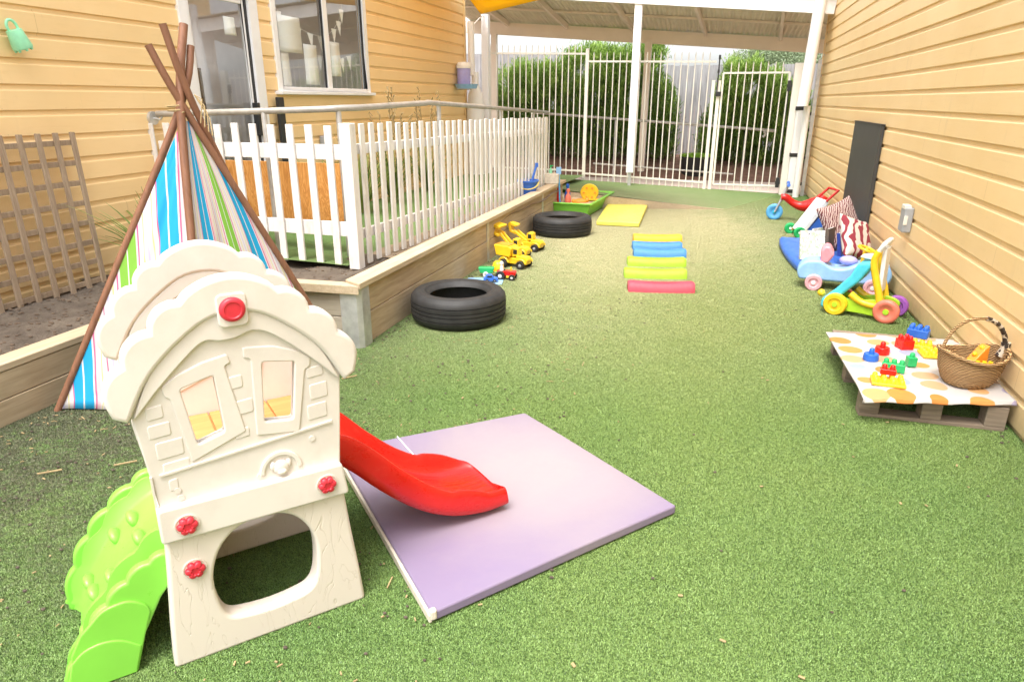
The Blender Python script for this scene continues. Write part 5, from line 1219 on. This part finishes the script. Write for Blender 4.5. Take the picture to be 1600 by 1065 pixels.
# ---- pallet with cloth, blocks, basket
pa = thing('pallet', 'weathered timber pallet used as a low table by the right wall', 'pallet', (1.12, 3.98, 0))
m = MB()
for y in (3.53, 3.98, 4.43): m = MB(); m.b2((.80, y-.045, .002), (1.44, y+.045, .022)); m.build('bottom_board', 'pallet', pa, True, bev=.003)
for x in (.845, 1.12, 1.395):
    for y in (3.53, 3.98, 4.43):
        m = MB(); m.b2((x-.045, y-.045, .0225), (x+.045, y+.045, .125)); m.build('block', 'pallet', pa, True, bev=.004)
m = MB()
for i in range(8): y = 3.50+i*.123; m.b2((.79, y, .1255), (1.445, y+.095, .148))
m.build('deck_boards', 'pallet', pa, True, bev=.003)
T4 = [Vector(p) for p in ((.742, 4.37), (1.462, 4.42), (1.462, 3.50), (.785, 3.37))]
cl = MB()
def clothf(u, v):
    # u,v in -0.06..1.06 ; outside 0..1 hangs down
    U, V = min(1, max(0, u)), min(1, max(0, v)); q = T4[0].lerp(T4[1], U).lerp(T4[3].lerp(T4[2], U), V)
    h_ = max(-u, u-1, -v, v-1, 0); z = .156+.0025*math.sin(11*u+3)*math.sin(9*v)+.003*math.sin(23*u*v+4)
    ov = (q-Vector((1.12, 3.9))).normalized()*h_*.15
    # sag outside the pallet deck at the front
    fr_ = max(0, 3.50-q.y); z -= fr_*.10
    return (q.x+ov.x-1.12, q.y+ov.y-3.9, z-h_*.30)
cl.grid(lambda u, v: clothf(-.02+1.02*u, -.02+1.08*v), 60, 60); o = cl.build('tablecloth', 'cloth', smooth=True, solid=.002); base(o, (1.12, 3.9, .002)); tag(o, 'white oilcloth with orange and blue dots spread over the pallet', 'tablecloth')
ZT = .1605
def brick(x, y, z, nx, ny, mat, lab, rz=0, h_=.036, u=.032, round_=False):
    t_ = thing('toy_block', lab, 'toy block', (x, y, z), rz, 'toy building blocks on the dotted cloth'); m = MB()
    if round_: m.lathe([(.0, 0), (.034, 0), (.036, .012), (.032, h_), (0, h_)], n=24)
    else: m.box((0, 0, h_/2), (nx*u, ny*u, h_))
    m.build('body', mat, t_, bev=.004); t_.scale = (1.13, 1.13, 1.13)
    m = MB(); r = .0115
    if round_: m.lathe([(r*1.1, h_), (r*1.05, h_+.02), (r*.7, h_+.026), (0, h_+.027)], n=14)
    else:
        for i in range(nx):
            for j in range(ny): m.lathe([(r, h_), (r*.95, h_+.015), (r*.6, h_+.02), (0, h_+.021)], ((i-(nx-1)/2)*u, (j-(ny-1)/2)*u, 0), 12)
    m.build('studs', mat, t_, smooth=True)
brick(1.225, 4.20, ZT, 3, 2, 'yel', 'long yellow block under the blue one at the back of the cloth', R(-12), .02)
brick(1.21, 4.255, ZT+.048, 3, 2, 'blu', 'large blue block stacked at the back near the wall', R(-25), .042)
brick(1.125, 4.16, ZT, 2, 2, 'red', 'large red block beside the yellow base at the back', R(20), .05)
brick(1.24, 4.07, ZT, 3, 3, 'yel', 'flat yellow base plate with studs beside the red block', R(5), .014)
brick(.985, 4.03, ZT, 1, 1, 'red', 'round red block alone at the left back of the cloth', 0, .036, round_=True)
brick(.905, 3.90, ZT, 1, 1, 'blu', 'round blue block alone at the left of the cloth', 0, .036, round_=True)
brick(.985, 3.755, ZT, 3, 1, 'grn', 'long green block leaning on the red block at the front', R(-12), .04)
brick(1.095, 3.87, ZT, 1, 1, 'grn', 'small green block in the middle beside the basket', R(10), .045, .04)
brick(.925, 3.60, ZT+.038, 2, 1, 'red', 'small red block on top of the yellow plate at the front', R(-8), .025)
brick(.925, 3.57, ZT, 4, 3, 'yel', 'yellow stud plate at the front edge of the cloth', R(-6), .014, .034)
bs = thing('wicker_basket', 'brown wicker basket with arched handle on the pallet cloth', 'basket', (1.305, 3.69, ZT), R(18)); bs.scale = (1.06, 1.06, 1.06)
m = MB(); N = 56
def bsk(u, v, inner=0):
    a = 2*math.pi*u; prof = [(.095, 0), (.112, .02), (.132, .07), (.140, .11), (.145, .135)]
    k = v*(len(prof)-1); i = min(int(k), len(prof)-2); f_ = k-i; r = prof[i][0]*(1-f_)+prof[i+1][0]*f_; z = prof[i][1]*(1-f_)+prof[i+1][1]*f_
    z += v*v*.035*math.cos(a)**2
    w_ = .0025*math.sin(a*28+math.pi*int(v*16)); r = r-inner+w_
    return (r*1.02*math.cos(a), r*.86*math.sin(a), z+(.006 if inner else 0))
m.grid(lambda u, v: bsk(u, v), 84*2, 17, True); m.grid(lambda u, v: bsk(u, v, .01), 84, 17, True); m.f.append(tuple(range(168))); m.build('body', 'wicker', bs, smooth=True)
m = MB(); m.tube([(.147*1.02*math.cos(a), .147*.86*math.sin(a), .136+.035*math.cos(a)**2) for a in [k*2*math.pi/40 for k in range(40)]], .0085, 8, closed=True); m.build('rim', 'wicker', bs, smooth=True)
hpts = [(.148*math.cos(a), .0, .165+.155*math.sin(a)) for a in [k*math.pi/16 for k in range(17)]]
m = MB(); m.tube(hpts, .0075, 10); m.build('handle', 'wicker', bs, smooth=True)
m = MB(); m.tube(hpts[:8], .0115, 10); m.tube([(.13, .0, .13), (.15, 0, .17), (.148, 0, .2)], .02, 10); m.build('handle_wrap', 'wrap', bs, smooth=True)
bb = thing('toy_block', 'orange yellow block wedge lying in the wicker basket', 'toy block', (1.325, 3.70, ZT+.09), R(30), 'blocks in the basket')
m = MB(); m.prism([(-.06, 0), (.055, .0), (.05, .11), (.03, .10)], 'Y', -.025, .025); m.build('body', 'org', bb, bev=.006)
m = MB(); 
for i in range(3): m.ball((-.045+.036*i, -.0, .03+.032*i), .012, 10)
m.build('studs', 'yel', bb, smooth=True)
b3 = thing('toy_block', 'yellow stud plate lying in front inside the wicker basket', 'toy block', (1.34, 3.64, ZT+.095), R(10), 'blocks in the basket')
m = MB(); m.box((0, 0, .01), (.12, .06, .018)); m.build('body', 'yel', b3, bev=.004)
m = MB()
for i in range(4):
    for j in range(2): m.lathe([(.011, .019), (.010, .036), (0, .038)], ((i-1.5)*.03, (j-.5)*.03, 0), 12)
m.build('studs', 'yel', b3, smooth=True)
# fill so the blocks rest on something in the basket
b4 = thing('toy_block', 'yellow blocks heaped low inside the wicker basket', 'toy block', (1.325, 3.70, ZT+.012), R(50), 'blocks in the basket')
m = MB()
for x, y, z, a in ((-.05, .02, .02, .3), (.04, -.03, .02, 1.2), (0, .04, .05, .8), (.03, .0, .055, .1), (-.04, -.03, .055, 2.)): m.box((x, y, z), (.07, .04, .035), a)
m.build('body', 'yel', b4, bev=.004)

# watering can hung on left wall
wc = thing('watering_can', 'pale green toy watering can hanging on the left yellow wall', 'watering can', (XL+.07, 3.55, 1.80), R(80))
T = Matrix.Translation((0, 0, .0)) @ Matrix.Rotation(R(-18), 4, 'Y')
m = MB(); m.M = T; m.lathe([(0, 0), (.055, 0), (.058, .01), (.045, .10), (.043, .11), (0, .11)], n=22); m.build('body', 'mint', wc, smooth=True)
m = MB(); m.M = T; m.tube([(.030*math.cos(a), 0, .125+.042*math.sin(a)) for a in [k*math.pi/10 for k in range(-2, 13)]], .009, 8); m.build('handle', 'mint', wc, smooth=True)
m = MB(); m.M = T
for k in range(7): a = k*.9; m.lathe([(.008, -.012), (.010, .004), (0, .004)], (.045*math.cos(a), .045*math.sin(a), 0), 8)
m.build('feet', 'mint', wc, smooth=True)
# turquoise ball at bottom right corner
m = MB(); m.ball((0, 0, .06), .06, 24); o = m.build('ball', 'cyan', smooth=True); base(o, (.31, 1.075, 0)); tag(o, 'turquoise ball just showing in the bottom right corner', 'ball')

# ================================================================== DEBRIS AND TURF
m = MB()
def inlawn():
    while True:
        x = -3.2+2.6*random.random()**1.3; y = random.uniform(.9, 5.5)
        if x > -3.15 and not (x < -2.0 and y > 3.6): return x, y
for i in range(520):
    x, y = inlawn(); a = random.random()*6.28; l = random.uniform(.004, .018)*(2.8 if random.random() < .04 else 1); w = random.uniform(.002, .005)
    m.box((x, y, .009+random.random()*.003), (l, w, .003), a, Matrix.Rotation(random.uniform(-.3, .3), 4, 'Y'))
for i in range(60):
    m.box((random.uniform(-1.5, 1.3), random.uniform(.9, 6), .010), (random.uniform(.006, .02), random.uniform(.004, .009), .002), random.random()*6, Matrix.Rotation(random.uniform(-.3, .3), 4, 'Y'))
for x, y in ((-2.35, 2.05), (-1.82, 1.42), (-1.9, 3.2), (-2.6, 1.9)): m.box((x, y, .014), (.09, .006, .005), random.random())
o = m.build('bark_litter', 'straw'); struct(o, 'stuff'); tag(o, 'scattered bark chips and twigs on the turf near the garden bed', 'litter')
m = MB()
for i in range(900):
    x, y = inlawn() if random.random() < .75 else (random.uniform(-3, 1.3), random.uniform(1, 9)); r = random.uniform(.002, .007); m.ball((x, y, .009), r, 6, (1.3, 1, .6))
for i in range(500):
    if random.random() < .5: x, y = 1.47-abs(random.gauss(0, .05)), random.uniform(1.5, 12)
    else: x, y = -2.06+abs(random.gauss(0, .06)), random.uniform(3.8, 9.6)
    m.ball((x, y, .008), random.uniform(.003, .008), 6, (1.4, 1, .6))
o = m.build('soil_crumbs', 'soil'); struct(o, 'stuff'); tag(o, 'dark soil crumbs scattered over the turf', 'soil')
m = MB()
for i in range(900):
    x = random.uniform(-4.2, -3.3); y = random.uniform(1.2, 4.4); r = random.uniform(.004, .012); m.ball((x, y, soilz(x, y)+.003), r, 6, (1.4, 1, .6))
for i in range(300):
    x = random.uniform(-2.58, -2.2); y = random.uniform(4.6, 9); m.ball((x, y, .333), random.uniform(.003, .009), 6, (1.4, 1, .6))
for i in range(120):
    x = random.uniform(-3.2, -2.3); y = random.uniform(3.75, 4.5); m.ball((x, y, soilz(x, y)+.003), random.uniform(.004, .011), 6, (1.4, 1, .6))
o = m.build('soil_crumbs', 'twig'); struct(o, 'stuff'); tag(o, 'loose clods and bark bits on the garden soil', 'soil')

# turf blades: one patch mesh repeated by geometry nodes in a single object
PS = .25; nb = 13000
px = rng.uniform(-PS/2, PS/2, (nb, 2)); ang = rng.random(nb)*6.283; ln = rng.uniform(.004, .009, nb); tilt = rng.uniform(.15, 1.3, nb)
d = np.stack([np.cos(ang)*np.sin(tilt), np.sin(ang)*np.sin(tilt), np.cos(tilt)], 1); s = np.stack([-np.sin(ang), np.cos(ang), 0*ang], 1)*.001
b0 = np.stack([px[:, 0], px[:, 1], 0*ang], 1); mid = b0+d*ln[:, None]*.55; tip = b0+d*ln[:, None]; tip[:, 2] -= .001
v = np.stack([b0-s, b0+s, mid+s*.9, tip, mid-s*.9], 1).reshape(-1, 3)
me = bpy.data.meshes.new('grass'); me.vertices.add(5*nb); me.vertices.foreach_set('co', v.ravel()); me.loops.add(5*nb); me.loops.foreach_set('vertex_index', np.arange(5*nb)); me.polygons.add(nb)
me.polygons.foreach_set('loop_start', np.arange(nb)*5); me.polygons.foreach_set('loop_total', np.full(nb, 5)); me.update(calc_edges=True)
at = me.attributes.new('shade', 'FLOAT', 'FACE'); sh_ = rng.random(nb); at.data.foreach_set('value', sh_.astype(np.float32))
go = link('grass', me, 'blade'); struct(go, 'stuff'); tag(go, 'short green artificial turf fibres covering the play yard', 'turf')
ng = bpy.data.node_groups.new('turf', 'GeometryNodeTree'); ng.interface.new_socket('Geometry', in_out='INPUT', socket_type='NodeSocketGeometry'); ng.interface.new_socket('Geometry', in_out='OUTPUT', socket_type='NodeSocketGeometry')
N_ = ng.nodes; gi = N_.new('NodeGroupInput'); go_ = N_.new('NodeGroupOutput'); gr = N_.new('GeometryNodeMeshGrid')
LX, LY = 4.75, 11.6; nxg, nyg = int(LX/PS)+1, int(LY/PS)+1
gr.inputs['Size X'].default_value = (nxg-1)*PS; gr.inputs['Size Y'].default_value = (nyg-1)*PS; gr.inputs['Vertices X'].default_value = nxg; gr.inputs['Vertices Y'].default_value = nyg
tf = N_.new('GeometryNodeTransform'); tf.inputs['Translation'].default_value = (-3.12+LX/2, .75+LY/2, .001)
ip = N_.new('GeometryNodeInstanceOnPoints'); rv = N_.new('FunctionNodeRandomValue'); rv.data_type = 'INT'
rv.inputs[4].default_value = 0; rv.inputs[5].default_value = 3
mm = N_.new('ShaderNodeMath'); mm.operation = 'MULTIPLY'; mm.inputs[1].default_value = math.pi/2; cx = N_.new('ShaderNodeCombineXYZ')
Lk = ng.links.new; Lk(gr.outputs['Mesh'], tf.inputs['Geometry']); Lk(tf.outputs[0], ip.inputs['Points']); Lk(gi.outputs[0], ip.inputs['Instance']); Lk(rv.outputs[2], mm.inputs[0]); Lk(mm.outputs[0], cx.inputs[2]); Lk(cx.outputs[0], ip.inputs['Rotation']); Lk(ip.outputs[0], go_.inputs[0])
md = go.modifiers.new('turf', 'NODES'); md.node_group = ng

# ================================================================== CAMERA, LIGHT
f_px, hz, vx = 1067., 157., 1130.
pitch = math.atan((532.5-hz)/f_px); yaw = math.atan((vx-800)/math.hypot(f_px, 532.5-hz))
cam = bpy.data.cameras.new('camera'); co = bpy.data.objects.new('camera', cam); C.objects.link(co)
cam.sensor_width = 36; cam.lens = 36*f_px/1600; cam.clip_end = 500; cam.clip_start = .05
co.location = (0, 0, 1.5); co.rotation_euler = (math.pi/2-pitch, 0, yaw); sc.camera = co
wd = bpy.data.worlds.new('World'); sc.world = wd; wd.use_nodes = True; nt = wd.node_tree; bg = nt.nodes['Background']
sk = nt.nodes.new('ShaderNodeTexSky'); sk.sky_type = 'NISHITA'; sk.sun_disc = False; sk.sun_elevation = R(66); sk.sun_rotation = R(188); sk.dust_density = 4; sk.air_density = 1.0; sk.ozone_density = 1
hs = nt.nodes.new('ShaderNodeHueSaturation'); hs.inputs['Saturation'].default_value = .22; hs.inputs['Value'].default_value = 1.8
nt.links.new(sk.outputs[0], hs.inputs['Color']); nt.links.new(hs.outputs[0], bg.inputs[0]); bg.inputs[1].default_value = .15
su = bpy.data.lights.new('sun', 'SUN'); su.energy = 1.4; su.angle = R(22); su.color = (1, .95, .88); so = bpy.data.objects.new('sun', su); C.objects.link(so)
az, el = R(188), R(66)   # azimuth measured clockwise from +Y
dirv = Vector((math.sin(az)*math.cos(el), math.cos(az)*math.cos(el), math.sin(el)))
so.rotation_euler = (-dirv).to_track_quat('-Z', 'Y').to_euler()
sc.view_settings.view_transform = 'Standard'; sc.view_settings.look = 'None'; sc.view_settings.exposure = .86; sc.view_settings.gamma = 1
sc.cycles.max_bounces = 8; sc.cycles.transparent_max_bounces = 12
